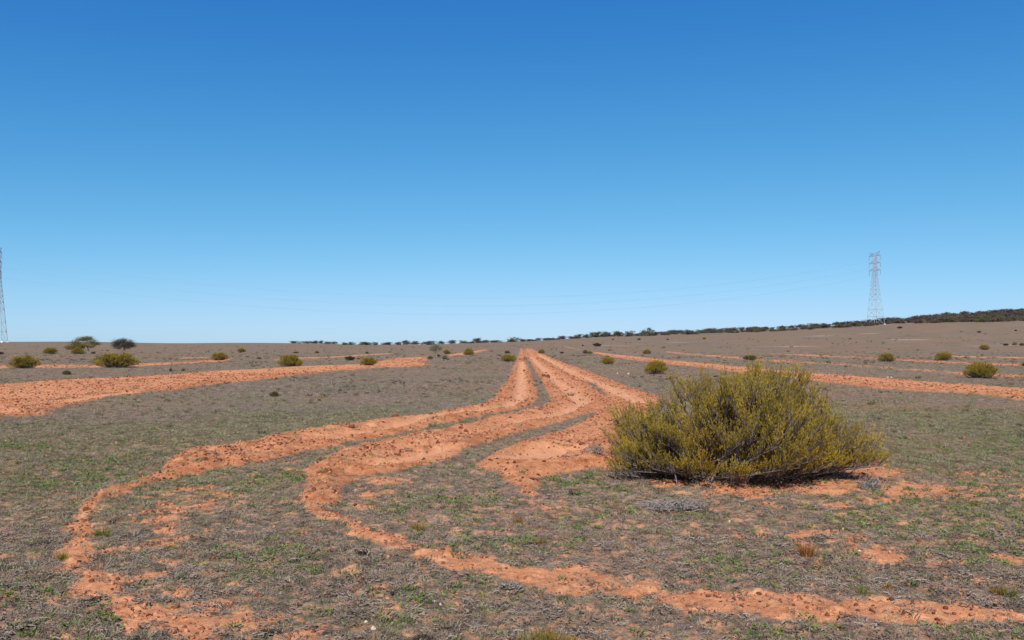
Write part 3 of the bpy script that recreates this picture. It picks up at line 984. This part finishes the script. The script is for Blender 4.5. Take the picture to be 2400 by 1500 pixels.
# photo column of the centre, base row, width, height (pixels), kind, label
SHRUBS = [
    (1, 831, 18, 8, 'dark', 'tiny dark shrub cut off by the photo edge, level with the shade tree'),
    (56, 864, 80, 34, 'yellow', 'low yellow-green shrub on the thin red strip nearest the photo edge'),
    (118, 830, 38, 18, 'yellow', 'small yellow dome shrub standing apart, on the open-plain side of the two-lobed tree'),
    (182, 830, 40, 17, 'yellow', 'yellow dome shrub in front of the two-lobed tree, partly hiding its trunk'),
    (218, 829, 14, 5, 'dark', 'tiny flat dark shrub just below the long shadow of the two-lobed tree'),
    (272, 863, 117, 41, 'yellow', 'widest yellow dome shrub on the left, in front of the dark round tree'),
    (515, 845, 52, 21, 'yellow', 'yellow dome shrub at the end of the thin red strip, right of the trees'),
    (567, 825, 25, 11, 'yellow', 'small distant yellow shrub just beyond the one at the thin strip end'),
    (157, 879, 26, 12, 'olive', 'small squat olive shrub alone on grey stubble above the broad red strip'),
    (682, 861, 75, 35, 'yellow', 'round yellow shrub touching the broad red strip, with a tiny one peeping behind it'),
    (694, 828, 17, 5, 'olive', 'tiny olive shrub peeping over the top of a round yellow shrub'),
    (743, 828, 16, 7, 'yellow', 'tiny flat yellow shrub on grey plain below a gap in the skyline trees'),
    (820, 845, 29, 13, 'dark', 'dark brown-green low shrub beside a tiny grey one, behind the yellow shrub on the strip'),
    (840, 842, 11, 5, 'grey', 'tiny grey-green shrub touching the dark brown-green low shrub'),
    (864, 857, 51, 22, 'yellow', 'yellow dome shrub where the broad red strip narrows and forks'),
    (860, 829, 9, 6, 'dark', 'tiny dark shrub on the far thin red streak'),
    (1008, 842, 18, 9, 'olive', 'small low shrub on the red fork end, left of the grey-green little tree foot'),
    (1028, 836, 10, 7, 'dark', 'tiny dark shrub against the foot of the grey-green little tree'),
    (1042, 842, 18, 10, 'grey', 'pale grey-green low shrub on the other side of the little tree foot'),
    (1048, 830, 24, 13, 'yellow', 'brown-yellow shrub directly beside the crown of the grey-green little tree'),
    (1098, 832, 35, 18, 'yellow', 'round yellow shrub with dark foot at the start of the far red streak'),
    (1189, 829, 18, 9, 'olive', 'small dull shrub showing above the yellow shrub at the edge of the left track'),
    (1192, 848, 45, 20, 'yellow', 'yellow shrub hard against the left edge of the red tracks near where they vanish'),
    (1269, 829, 22, 12, 'yellow', 'small half dark half yellow shrub just right of the vanishing red tracks'),
    (1317, 829, 13, 6, 'dark', 'tiny dark shrub on grey stubble between two small yellow ones'),
    (1372, 829, 17, 10, 'olive', 'dark half of two touching low shrubs by the far red strip'),
    (1383, 829, 18, 8, 'yellow', 'yellow half of two touching low shrubs by the far red strip'),
    (1400, 812, 26, 10, 'dark', 'dark red-brown dome shrub high on the plain, below the skyline trees'),
    (1366, 811, 7, 4, 'dark', 'speck of a dark shrub left of the red-brown dome shrub'),
    (1516, 830, 28, 13, 'yellow', 'small yellow shrub between two far red strips, behind the round shrub'),
    (1424, 854, 44, 20, 'yellow', 'low yellow dome shrub in grey stubble between the tracks and the tall round shrub'),
    (1537, 877, 71, 37, 'yellow', 'tall round yellow shrub just behind the big sprawling shrub'),
    (1498, 797, 10, 5, 'dark', 'tiny dark shrub near the top of the slope, under the start of the woodland'),
    (1437, 797, 6, 4, 'dark', 'tiny dark speck of shrub on the slope above the red-brown dome'),
    (1565, 797, 7, 4, 'dark', 'tiny dark shrub on the slope below unbroken woodland, smaller than its yellow neighbour'),
    (1651, 795, 11, 6, 'yellow', 'tiny yellow shrub high on the slope below unbroken woodland'),
    (1758, 845, 42, 16, 'olive', 'low shrub with grey middle and yellow edges, seen over the top of the big shrub'),
    (2079, 848, 51, 24, 'yellow', 'yellow shrub with a dark side and a ragged low twig, under the pylon'),
    (2212, 845, 46, 23, 'yellow', 'smooth yellow dome shrub on the far red strip, right of the pylon shrub'),
    (2307, 820, 29, 14, 'yellow', 'small yellow shrub with a dark side, highest of the lone shrubs on the right slope'),
    (2301, 888, 92, 46, 'yellow', 'largest yellow dome shrub on the right, between the two broad red strips'),
    (2357, 810, 16, 6, 'dark', 'dark low shrub at the start of the small row on a pale patch'),
    (2378, 809, 16, 8, 'yellow', 'bright orange-yellow shrub in the small row on a pale patch'),
    (2395, 810, 15, 7, 'olive', 'last low shrub of the small row on a pale patch, by the photo edge'),
    (2399, 858, 10, 9, 'dark', 'dark shrub cut off by the photo edge beside the broad strip'),
    (2109, 770, 15, 6, 'dark', 'flat dark shrub high on the slope right of the pylon foot'),
    (2295, 780, 11, 5, 'dark', 'small dark shrub on the upper right slope below the woodland'),
    (2381, 776, 8, 4, 'dark', 'speck of a dark shrub on the upper right slope near the photo edge'),
    (643, 931, 28, 15, 'olive', 'small olive-brown shrub alone in the grey stubble below the broad left strip'),
    (748, 940, 12, 8, 'yellow', 'tiny yellow-green shrublet alone in the stubble beside the olive-brown one'),
    (430, 870, 14, 8, 'grey', 'tiny grey-green shrublet in stubble between the thin and broad left strips'),
    (400, 871, 9, 10, 'dark', 'tiny dark upright shrublet beside the grey-green one between the left strips'),
    (607, 842, 14, 6, 'olive', 'tiny dull shrub on grey plain between two yellow dome shrubs'),
]


def build_shrubs():
    r = random.Random(7)
    cnt = {k: 0 for k in PROTO}
    for X, Y, w, h, kind, label in SHRUBS:
        gx, gy = ground_at(X, Y)
        wm = w / FPX * gy
        hm = h / FPX * gy
        k = 1 + 0.32 * wm / gy
        gx, gy = gx * k, gy * k
        ms = PROTO[kind][cnt[kind] % len(PROTO[kind])]
        cnt[kind] += 1
        root = thing('shrub', label, 'shrub', (gx, gy, zat(gx, gy) - 0.02), r.uniform(0, 6.28), (wm / 1.98, wm / 1.98, hm / 1.0), G)
        for nm, me in zip(('stems', 'twigs', 'foliage'), ms):
            link(nm, me, root)


build_shrubs()


# ------------------------------------------------------------------ trees
def tree_meshes(seed, lobes, trunk_pts, n_leaf, leaf, cols, clump=0.28, br=0.05):
    """lobes: (x, y, z, rx, ry, rz) of leaf masses; trunk and limbs run to each of them"""
    r = R(seed)
    tk, fo = MB(), MB()
    tp = np.array(trunk_pts, float)
    tubes(tk, tp[None], np.linspace(br * 1.6, br, len(tp))[None], 6)
    vol = np.array([lb[3] * lb[4] for lb in lobes])
    for lb, share in zip(lobes, vol / vol.sum()):
        c, rad = np.array(lb[:3]), np.array(lb[3:])
        t = np.linspace(0, 1, 5)[:, None]
        a, e = tp[-1], c - np.array([0, 0, rad[2] * 0.2])
        mid = (a + e) / 2 + np.array([0, 0, -0.12 * np.linalg.norm(e - a)])
        tubes(tk, ((1 - t) ** 2 * a + 2 * t * (1 - t) * mid + t ** 2 * e)[None], np.linspace(br * 0.8, br * 0.3, 5)[None], 5)
        m = max(6, int(n_leaf * share))
        nc = max(3, m // 22)
        d = unit(r.normal(size=(nc, 3)))
        d[:, 2] = np.abs(d[:, 2]) * np.where(r.rand(nc) < 0.6, 1, -0.85)
        cc = c + d * rad * (r.rand(nc, 1) ** 0.35)
        tubes(tk, np.stack([np.repeat(e[None], nc, 0), (e + cc) / 2 + r.normal(0, 0.03, (nc, 3)), cc], 1), br * np.array([[0.28, 0.2, 0.1]]) * np.ones((nc, 1)), 3)
        ci = r.randint(0, nc, m)
        p = cc[ci] + r.normal(0, 1, (m, 3)) * clump * rad.mean() * np.array([1, 1, 0.6])
        q = p + unit(r.normal(size=(m, 3)) + np.array([0, 0, -0.3])) * leaf * r.uniform(0.6, 1.3, (m, 1))
        col = cols(r, cc)[ci] * (0.8 + 0.4 * r.rand(m, 1))
        blades(fo, p, q, leaf * 0.42 * r.uniform(0.7, 1.3, m), r, col, 0.1)
    return tk.mesh('tree_trunk', M_BARK, True), fo.mesh('tree_crown', M_LEAF)


MAL1 = dome_cols((0.24, 0.185, 0.035), (0.15, 0.12, 0.032))
MAL2 = dome_cols((0.125, 0.092, 0.055), (0.075, 0.056, 0.038))
MALF = [dome_cols((0.165, 0.135, 0.095), (0.10, 0.082, 0.062)), dome_cols((0.19, 0.165, 0.078), (0.115, 0.102, 0.052)), dome_cols((0.18, 0.125, 0.105), (0.115, 0.080, 0.070))]  # far crowns: slight aerial haze put into the leaf colours, lightened towards grey


def place_tree(name, label, X, Y, width, height, meshes, native_w, native_h, group=None, rz=0.0):
    gx, gy = ground_at(X, Y)
    s, sz = width / FPX * gy / native_w, height / FPX * gy / native_h
    root = thing(name, label, 'tree', (gx, gy, zat(gx, gy) - 0.03), rz, (s, s, sz), group)
    link('trunk', meshes[0], root)
    link('crown', meshes[1], root)


t1 = tree_meshes(61, [(-0.25, 0, 2.2, .95, .8, .5), (0.55, 0.1, 2.4, .9, .8, .45), (-1.25, -.2, 1.45, .9, .7, .6), (-2.2, 0, .75, .7, .6, .5), (1.35, .1, 1.75, .7, .7, .55), (1.95, 0, 1.35, .6, .5, .42),
                      (0.2, -.4, 1.15, .9, .6, .6), (-0.8, -.3, .8, .8, .5, .5), (1.3, -.2, 0.85, .55, .4, .40), (-1.6, -.2, 0.6, .7, .5, .45), (-.2, -.3, .6, .5, .4, .3)],
                 [(0.7, 0, -.1), (0.72, 0, .3), (0.6, 0, .7), (0.4, 0, 1.05)], 11000, 0.12, MAL1, 0.33, 0.07)
t2 = tree_meshes(62, [(-0.9, 0, 1.65, .85, .8, .6), (-1.35, .1, 1.15, .6, .55, .5), (0.05, 0, 1.9, .8, .7, .5), (0.95, .1, 1.6, .8, .7, .6), (1.4, 0, 1.1, .65, .5, .45), (0.35, -.3, 1.2, .8, .6, .5), (-.8, -.2, .75, .6, .5, .4), (.9, -.2, .8, .6, .5, .4)],
                 [(0.1, 0, -.1), (0.15, 0, .3), (0.12, 0, .65), (0.1, 0, .95)], 8000, 0.12, MAL2, 0.42, 0.12)
tg = tree_meshes(63, [(0, 0, 2.1, .85, .8, .45), (-.75, 0, 1.6, .55, .5, .45), (.8, .1, 1.65, .5, .5, .45), (0, -.2, 1.45, .5, .5, .3)],
                 [(0.1, 0, -.1), (.05, 0, .4), (.1, 0, .85)], 4200, 0.11, dome_cols((0.30, 0.29, 0.18), (0.20, 0.185, 0.13)), 0.40, 0.05)
place_tree('mallee_tree', 'two-lobed spreading yellow-green tree leaning left, with a long shadow beside its foot', 196, 823, 83, 36, t1, 5.4, 2.95)
place_tree('mallee_tree', 'dark round-crowned tree with a thick short trunk, behind the widest yellow shrub', 289, 823, 55, 30, t2, 3.9, 2.45)
place_tree('mallee_tree', 'grey-green wispy little tree on a thin stem at the end of the broad left strip', 1020, 838, 32, 32, tg, 2.6, 2.5)

FAR = []
TONE = ('dark grey-brown', 'olive-green', 'reddish-brown')
for k in range(6):
    rr = R(700 + k)
    lobes = [(rr.uniform(-1.0, 1.0), rr.uniform(-.8, .8), rr.uniform(.7, 1.6), rr.uniform(.6, .95), rr.uniform(.6, .95), rr.uniform(.45, .65)) for _ in range(6)]
    lobes += [(-1.1, 0, .4, .7, .6, .5), (1.1, 0, .45, .7, .6, .5), (0, -.6, .35, .8, .6, .5), (.2, .6, .4, .8, .6, .5)]
    FAR.append(tree_meshes(720 + k, lobes, [(0, 0, -.2), (.05, 0, .5), (0, 0, .9)], 900, 0.36, MALF[k % 3], 0.36, 0.09))
LG = 'trees along the far skyline'
# skyline trees: centre column, base row, width, height, label
SKY = [
    (692, 804, 20, 6, 'first dark tree of the skyline row, standing alone where the bare horizon ends'), (723, 804, 21, 6, None), (739, 804, 12, 6, None), (751, 805, 12, 5, None), (768, 806, 18, 5, None), (783, 805, 12, 6, None),
    (810, 808, 16, 4, None), (824, 808, 13, 6, None), (858, 808, 28, 8, 'broad low brown tree at the lowest dip of the skyline'), (880, 808, 13, 6, None), (905, 808, 26, 6, None), (933, 808, 18, 6, None), (952, 807, 22, 9, None), (972, 807, 20, 8, 'olive-yellow tree amid dark ones on the skyline, left of the little grey tree'),
    (1003, 808, 30, 9, 'dark green broad skyline tree directly behind the little grey-green tree'), (1035, 804, 17, 6, None), (1060, 804, 18, 8, None), (1086, 803, 20, 6, None), (1118, 803, 21, 10, 'domed pale-topped skyline tree left of the vanishing tracks, behind the round yellow shrub'), (1140, 802, 16, 5, None), (1158, 801, 22, 4, None),
    (1203, 801, 23, 9, 'solid dark dome tree on the skyline nearest above the vanishing tracks'), (1243, 799, 20, 4, None), (1262, 797, 9, 5, None), (1279, 797, 15, 4, None), (1294, 796, 10, 5, None), (1316, 794, 20, 6, None), (1338, 793, 16, 4, None),
    (1355, 793, 19, 12, 'flat-topped tree standing tallest at the near end of the rising skyline'), (1372, 791, 14, 7, None), (1395, 789, 28, 11, None), (1418, 789, 28, 10, None), (1450, 788, 26, 10, None), (1476, 788, 24, 12, None), (1496, 787, 18, 8, None),
    (1516, 787, 22, 15, 'tall domed tree where the skyline trees close into woodland'),
]


def build_far():
    r = random.Random(3)
    for k in range(14):
        X = 1108 + k * 29 + r.uniform(-8, 8)
        Y = float(np.interp(X, _PX, _R1)) + 0.6
        lab = 'low dark scrubby tree filling the skyline between taller ones, %s' % ('left of the vanishing tracks' if X < 1215 else 'right of the vanishing tracks')
        place_tree('mallee_tree', lab, X, Y, r.uniform(24, 40), r.uniform(4, 6.5), FAR[r.choice((0, 2, 3, 5))], 3.4, 2.35, LG, r.uniform(0, 6.28))
    for i, (X, Y, w, h, lab) in enumerate(SKY):
        kk = r.randrange(6)
        where = 'left of the little grey-green tree' if X < 1000 else 'between the little grey-green tree and the tracks' if X < 1220 else 'on the gentle rise right of the vanishing tracks' if X < 1350 else 'in the run just before the closed woodland'
        lab = lab or '%s low skyline tree %s' % (TONE[kk % 3], where)
        place_tree('mallee_tree', lab, X, Y + 0.5, w * r.uniform(1.15, 1.6), h * r.uniform(0.85, 1.3) + 1.5, FAR[kk], 3.4, 2.35, LG, r.uniform(0, 6.28))
    # the closed band of woodland up the hill
    base = lambda X: np.interp(X, [1525, 1800, 1900, 2030, 2090, 2200, 2300, 2400, 2480], [786, 777, 772, 764, 758.5, 756, 755, 752, 750])
    top = lambda X: np.interp(X, [1525, 1650, 1800, 1900, 2030, 2090, 2150, 2200, 2300, 2400, 2480], [782, 775, 770, 765, 759, 754, 750, 745, 738, 732, 728])
    n = 0
    X = 1528.0
    while X < 2470:
        rows = 1 + int((base(X) - top(X)) / 4.2)
        for j in range(rows):
            t = j / max(rows - 1, 1)
            Y = base(X) + (top(X) - base(X)) * t + r.uniform(-1.2, 1.2)
            s = r.uniform(0.65, 1.3) * (0.72 if X < 2000 else 0.9)
            kk = r.randrange(6)
            where = 'left of the pylon' if X < 2030 else 'right at the pylon foot' if X < 2090 else 'right of the pylon'
            row = 'at the near edge of the woodland' if j == 0 else 'on the skyline top of the woodland' if j == rows - 1 else 'deep within the woodland'
            lab = '%s tree %s, %s' % (TONE[kk % 3], row, where)
            place_tree('mallee_tree', lab, X + r.uniform(-6, 6), Y, 26 * s * r.uniform(0.9, 1.35), 11.0 * s, FAR[kk], 3.4, 2.35, 'trees of the woodland on the hill', r.uniform(0, 6.28))
            n += 1
        X += 10.6
    print('WOOD', n)


build_far()


# ------------------------------------------------------------------ pylons and cables
def bars(mb, segs, half):
    segs = np.asarray(segs, float)
    tubes(mb, segs, np.full((len(segs), 2), half), 4)


LX, LY = None, None
bR = np.array(ground_at(2052, 761.5))
kR = 1.0
HT = (761.5 - 590.0) / FPX * bR[1]
zR = zat(*bR)
dL = bR[1] * 171.5 / 226.0
bL = np.array([(-9 - CX) / FPX * dL, dL])
zL = float(terrain(bL[0], bL[1]))
ldir = unit(bR - bL)
ARM_ANG = math.atan2(ldir[1], ldir[0])                 # tower local x = along the line, local y = across it
ARMS = [(0.745, 5.6), (0.845, 5.6), (0.945, 5.6)]


def half_w(t):
    return float(np.interp(t, [0, 0.745, 1.0], [4.1, 1.05, 0.75]))


def pylon(label, x, y, z, H):
    k = H / 50.0
    root = thing('pylon', label, 'pylon', (x, y, z - 0.1), ARM_ANG, (1, 1, 1), 'lattice power pylons')
    cor = [(-1, -1), (1, -1), (1, 1), (-1, 1)]
    lv = [0, 0.115, 0.215, 0.345, 0.425, 0.485, 0.54, 0.59, 0.635, 0.675, 0.71, 0.745, 0.795, 0.845, 0.895, 0.945]
    pt = lambda c, t: (c[0] * half_w(t) * k, c[1] * half_w(t) * k, t * H)
    for c in cor:
        mb = MB()
        bars(mb, [(pt(c, a), pt(c, b2)) for a, b2 in zip(lv[:-1], lv[1:])], 0.145 * k)
        lg = link('leg', mb.mesh('pylon_leg', M_STEEL), root)
        fb = MB()
        p = pt(c, 0)
        fb.add(np.array([[p[0] + sx * .55, p[1] + sy * .55, zz] for zz in (-1.0, 0.9) for sx, sy in cor]), [[0, 1, 5, 4], [1, 2, 6, 5], [2, 3, 7, 6], [3, 0, 4, 7], [4, 5, 6, 7]])
        link('footing', fb.mesh('pylon_footing', M_CONC), lg)
    for a, b2 in zip(lv[:-1], lv[1:]):
        mb = MB()
        sg = []
        for i in range(4):
            c, d = cor[i], cor[(i + 1) % 4]
            sg += [(pt(c, a), pt(d, b2)), (pt(d, a), pt(c, b2)), (pt(c, b2), pt(d, b2))]
        bars(mb, sg, 0.065 * k)
        link('bracing', mb.mesh('pylon_bracing', M_STEEL), root)
    for t, L in ARMS:
        for s in (-1, 1):
            mb = MB()
            w = half_w(t) * k
            e = (0, s * L * k, t * H + 0.3)
            up = t * H + 1.7 * k
            sg = [((-w, s * w, t * H), e), ((w, s * w, t * H), e), ((-w * .7, s * w, up), e), ((w * .7, s * w, up), e)]
            for q in (0.33, 0.66):
                A = [tuple(np.array(p0) * (1 - q) + np.array(e) * q) for p0, _ in sg]
                sg += [(A[0], A[1]), (A[0], A[2]), (A[1], A[3])]
            bars(mb, sg, 0.10 * k)
            arm = link('crossarm', mb.mesh('pylon_crossarm', M_STEEL), root)
            ib = MB()
            zz = np.linspace(e[2], e[2] - 3.4 * k, 12)
            tubes(ib, np.stack([np.zeros(12), np.full(12, e[1]), zz], 1)[None], (0.10 + 0.09 * (np.arange(12) % 2))[None] * k, 6)
            link('insulator', ib.mesh('pylon_insulator', M_GLASS), arm)
    for s in (-1, 1):   # earth-wire horns at the top
        mb = MB()
        e = (0, s * 5.4 * k, H)
        w = half_w(0.945) * k
        bars(mb, [((-w, s * w, .945 * H), e), ((w, s * w, .945 * H), e), ((0, s * w, .985 * H), e), ((0, 0, .975 * H), (0, s * w, .985 * H))], 0.10 * k)
        link('earthwire_arm', mb.mesh('pylon_earthwire_arm', M_STEEL), root)
    return root


pylon('tall steel lattice pylon standing on the hill in front of the woodland', bR[0], bR[1], zR, HT)
pylon('steel lattice pylon half cut off by the photo edge, above the bare horizon', bL[0], bL[1], zL, HT)


def cables():
    nd = np.array([-ldir[1], ldir[0]])
    k = HT / 50.0
    t = np.linspace(0, 1, 49)
    for (f, L), lvl in zip(ARMS, ('lowest', 'middle', 'topmost')):
        for s, side in ((-1, 'nearer'), (1, 'farther')):
            e = s * L * k
            zz = f * HT + 0.3 - 3.4 * k
            P0 = np.array([*(bR + nd * e), zR + zz])
            P1 = np.array([*(bL + nd * e), zL + zz])
            p = P0 + (P1 - P0) * t[:, None]
            p[:, 2] -= 4 * 27.0 * t * (1 - t)
            mb = MB()
            tubes(mb, p[None], np.full((1, 49), 0.017), 4)
            o = link('power_cable', mb.mesh('power_cable', M_CABLE, True))
            tag(o, '%s faint sagging power cable between the two pylons, on the %s crossarm tips' % (lvl, side), 'cable', 'power cables across the sky')


cables()


# ------------------------------------------------------------------ small things on the ground
def tussock(X, Y, h_px, w_px, c0, c1, label, nb=110, seed=0, group='dry tussocks in the foreground'):
    gx, gy = ground_at(X, Y)
    r = R(900 + seed)
    h, w = h_px / FPX * gy, w_px / FPX * gy
    a = r.rand(nb) * 6.283
    rad = w * 0.30 * np.sqrt(r.rand(nb))
    base = np.stack([np.cos(a) * rad, np.sin(a) * rad, np.full(nb, -.01)], 1)
    le = r.uniform(0.05, 0.75, nb)
    tip = base + np.stack([np.cos(a) * np.sin(le), np.sin(a) * np.sin(le), np.cos(le)], 1) * (h * r.uniform(0.6, 1.25, nb))[:, None]
    mb = MB()
    q = r.rand(nb, 1)
    blades(mb, base, tip, np.full(nb, 0.0055), r, np.array(c0) * (1 - q) + np.array(c1) * q, 0.10)
    o = link('grass_tussock', mb.mesh('grass_tussock', M_RUST))
    o.location = (gx, gy, zat(gx, gy))
    tag(o, label, 'tussock', group)


RU, OL, GN, ST = (0.30, 0.13, 0.03), (0.17, 0.14, 0.03), (0.10, 0.15, 0.03), (0.36, 0.28, 0.17)
tussock(980, 1250, 24, 30, RU, OL, 'rusty orange tussock in grey stubble beside the bright green weed patch', 90, 1)
tussock(1212, 1224, 18, 26, RU, OL, 'small orange-green tussock in the weeds, up from the middle tail of the tracks', 70, 2)
tussock(1264, 1272, 20, 24, RU, OL, 'small rusty tussock with a red side between the two green weed strips', 70, 3)
tussock(1890, 1306, 36, 28, (0.33, 0.08, 0.02), OL, 'red-tipped upright tussock in stubble below the big shrub', 100, 4)
tussock(1918, 1326, 22, 22, OL, RU, 'olive tussock leaning beside the red-tipped one', 70, 5)
tussock(2338, 1390, 26, 30, OL, RU, 'paired olive and rust tussock near the photo edge, above the last red strip', 90, 6)
tussock(2365, 1392, 28, 30, GN, OL, 'greener tussock touching the rust one near the photo edge', 90, 7)
tussock(1232, 1512, 34, 60, OL, ST, 'straw and olive tussock at the bottom photo edge, widest one', 160, 8)
tussock(1275, 1512, 48, 70, GN, RU, 'tall green and rust spiky tussock rising from the bottom photo edge', 190, 9)
tussock(1335, 1506, 26, 44, RU, OL, 'rust tussock at the bottom photo edge, nearest the bare sandy patch', 110, 10)
tussock(2022, 1395, 20, 24, OL, GN, 'small olive tussock standing right on the far edge of the last red strip', 70, 11)
tussock(2080, 1384, 16, 30, (0.34, 0.09, 0.02), OL, 'low tussock with bright red blades above the last red strip', 70, 12)
tussock(145, 1310, 24, 24, (0.30, 0.19, 0.03), GN, 'yellow-orange tussock beside the narrow left tail of the tracks', 80, 13)
tussock(240, 1255, 26, 34, GN, OL, 'dark green tussock inside the hooked left tail of the tracks', 110, 14)


def twig_heap(name, label, cat, X, Y, w_px, h_px, nb, mat, seed, up=0.35):
    gx, gy = ground_at(X, Y)
    r = R(1000 + seed)
    w, h = w_px / FPX * gy, h_px / FPX * gy
    c = np.stack([r.normal(0, w * .22, nb), r.normal(0, w * .15, nb), np.abs(r.normal(0, h * .2, nb))], 1)
    d = unit(np.stack([r.normal(size=nb), r.normal(size=nb), np.abs(r.normal(size=nb)) * up], 1)) * (w * .22 * r.uniform(.4, 1.2, nb))[:, None]
    e = c + d
    e[:, 2] = np.minimum(e[:, 2], h * 1.1)
    mb = MB()
    tubes(mb, np.stack([c, (c + e) / 2 + r.normal(0, w * .015, (nb, 3)), e], 1), np.array([[.0045, .0035, .0018]]) * r.uniform(.6, 1.3, (nb, 1)), 3)
    o = link(name, mb.mesh(name, mat))
    o.location = (gx, gy, zat(gx, gy))
    tag(o, label, cat)


twig_heap('dead_shrub', 'pale grey dead twiggy bush at the right foot of the big shrub', 'dead shrub', 2040, 1150, 60, 55, 340, M_DEAD, 1, 1.4)
twig_heap('dead_shrub', 'mat of flat grey dead twigs on bare earth in front of the big shrub', 'dead shrub', 1585, 1192, 150, 16, 420, M_DEAD, 2, .35)
twig_heap('dead_shrub', 'black charred tuft of twigs at the bottom photo edge', 'dead shrub', 992, 1499, 44, 18, 130, M_CHAR, 3, .8)
twig_heap('dead_shrub', 'dark twig bundle lying on the bare left tail of the tracks', 'dead shrub', 224, 1400, 52, 12, 150, M_CHAR, 4, .5)
twig_heap('dead_shrub', 'grey wiry dead tuft in the grey strip between the left and middle tracks', 'dead shrub', 948, 1020, 26, 16, 90, M_DEAD, 5, 1.5)
twig_heap('dead_shrub', 'grey rounded dead tuft on the near edge of the middle tail of the tracks', 'dead shrub', 1195, 1382, 52, 26, 220, M_DEAD, 6, .9)
twig_heap('dead_shrub', 'small dark dead tuft in sandy soil at the bottom, left of the charred twigs', 'dead shrub', 632, 1488, 26, 22, 110, M_CHAR, 7, 1.0)
twig_heap('dead_shrub', 'dark dead twigs in stubble just short of the middle tail of the tracks', 'dead shrub', 850, 1296, 34, 20, 120, M_CHAR, 8, 1.0)
twig_heap('dead_shrub', 'upright dark dead tuft in the grey-green field below the broad left strip', 'dead shrub', 374, 962, 16, 16, 70, M_CHAR, 9, 1.8)
twig_heap('dead_shrub', 'grey wispy tuft on the left fringe of the big shrub', 'dead shrub', 1395, 1085, 50, 46, 160, M_DEAD, 10, 1.6)


def lump(name, label, cat, X, Y, w_px, h_px, mat, seed, group=None, pieces=3):
    gx, gy = ground_at(X, Y)
    w, h = w_px / FPX * gy, h_px / FPX * gy
    r = R(1100 + seed)
    mb = MB()
    clod_mb(1200 + seed, 0.9, 0.3, mb, (0, 0, h * .3), 1.0, 2)
    v = mb.v[0]
    mb.v[0] = (v - np.array([0, 0, h * .3])) * np.array([w / 2, w / 2.6, h * .75]) + np.array([0, 0, h * .25])
    o = link(name, mb.mesh(name, mat))
    o.location = (gx, gy, zat(gx, gy))
    o.rotation_euler = (0, 0, r.rand() * .6)
    tag(o, label, cat, group)


CG = 'dark clods on the red tracks'
for i, a in enumerate([
    (926, 984, 20, 11, 'big dark red clod on the grass edge of the left track'), (1284, 886, 11, 8, 'dark red clod on the middle track with a smaller flat one beside it'), (1275, 886, 10, 5, 'smaller flat clod touching the dark red one on the middle track'),
    (1229, 871, 6, 4, 'dark clod on the left track near where it vanishes'), (1191, 885, 5, 3, 'small red clod on the outer edge of the left track'), (822, 1010, 18, 7, 'long dark clod near the far edge of the left track'), (655, 1047, 14, 6, 'flat dark clod near the grass side of the left track'),
    (938, 1072, 5, 9, 'upright dark clod in the widest part of the middle track'), (935, 1080, 10, 6, 'dark clod just below the upright one in the middle track'), (858, 1068, 12, 6, 'dark reddish clod on the near half of the middle track'), (1080, 1014, 12, 5, 'elongated dark clod beside its twin in the middle track bend'),
    (1092, 1017, 10, 6, 'second elongated dark clod in the middle track bend'), (1025, 1057, 9, 8, 'dark pitted clod near the lower edge of the middle track'), (482, 1100, 9, 9, 'round dark clod on the left track before its narrow tail'), (515, 1096, 10, 6, 'dark flat clod close to the grass side of the left track'),
    (340, 1143, 7, 7, 'dark clod at the inner edge of the left track tail'), (201, 1200, 12, 10, 'large dark clod at the hook of the left tail'), (225, 1178, 8, 7, 'dark clod at the start of the left hook'), (153, 1270, 10, 9, 'dark clod on the outer side of the left hook'),
    (215, 1362, 13, 9, 'dark brown clod above the dark twig bundle'), (275, 1358, 9, 9, 'dark pit clod on the sandy mound by the twig bundle'), (605, 1405, 12, 10, 'square red clod at the crumbled sandy edge in the lower left'), (1332, 1060, 10, 8, 'dark clod on the smooth end of the right track'), (1365, 1048, 16, 5, 'dark flat clods line by the big shrub on the right track'),
    (750, 1097, 14, 12, 'dark clod cluster at the blunt tip of the middle track'), (735, 1165, 9, 9, 'dark clod in the crumbled middle tail'), (775, 1122, 8, 7, 'dark red clod below the blunt tip of the middle track'), (1939, 1440, 12, 8, 'dark clod on the last red strip, nearest the bottom'), (2006, 1416, 12, 7, 'dark clod on the upper edge of the last red strip'), (2118, 1440, 9, 9, 'upright dark clod in the middle of the last red strip'),
    (1860, 1420, 9, 6, 'dark red clod in the last red strip, below the red-tipped tussock')]):
    lump('dirt_clod', a[4], 'clod', a[0], a[1], a[2], a[3], M_CLOD_DARK, i, CG)
SG = 'pale stones on the plain'
for i, a in enumerate([
    (2081, 886, 7, 3, 'white stone left of its pair on grey stubble above the broad right strip'), (2089, 886, 5, 3, 'smaller white stone of the pair above the broad right strip'), (1473, 877, 7, 4, 'white stone on stubble left of the tall round shrub'), (1447, 876, 4, 3, 'tiny white stone farther from the tall round shrub'),
    (405, 1008, 6, 4, 'white stone in the grey field above the left track'), (875, 1476, 14, 8, 'pale yellow stone in stubble near the bottom'), (678, 1366, 7, 5, 'small pale stone among weeds in the lower left'), (857, 1454, 9, 5, 'flat pale stone up from the yellow stone'), (1017, 1412, 8, 5, 'pale stone beside a second one below the middle tail'),
    (1033, 1415, 6, 5, 'second pale stone below the middle tail'), (2014, 1294, 9, 4, 'flat white stone in the green weeds on the right'), (1710, 1225, 6, 5, 'small white stone in the weeds below the big shrub'), (112, 1434, 6, 5, 'small white stone in the far lower left stubble')]):
    lump('stone', a[4], 'stone', a[0], a[1], a[2], a[3], M_STONE, 50 + i, SG)
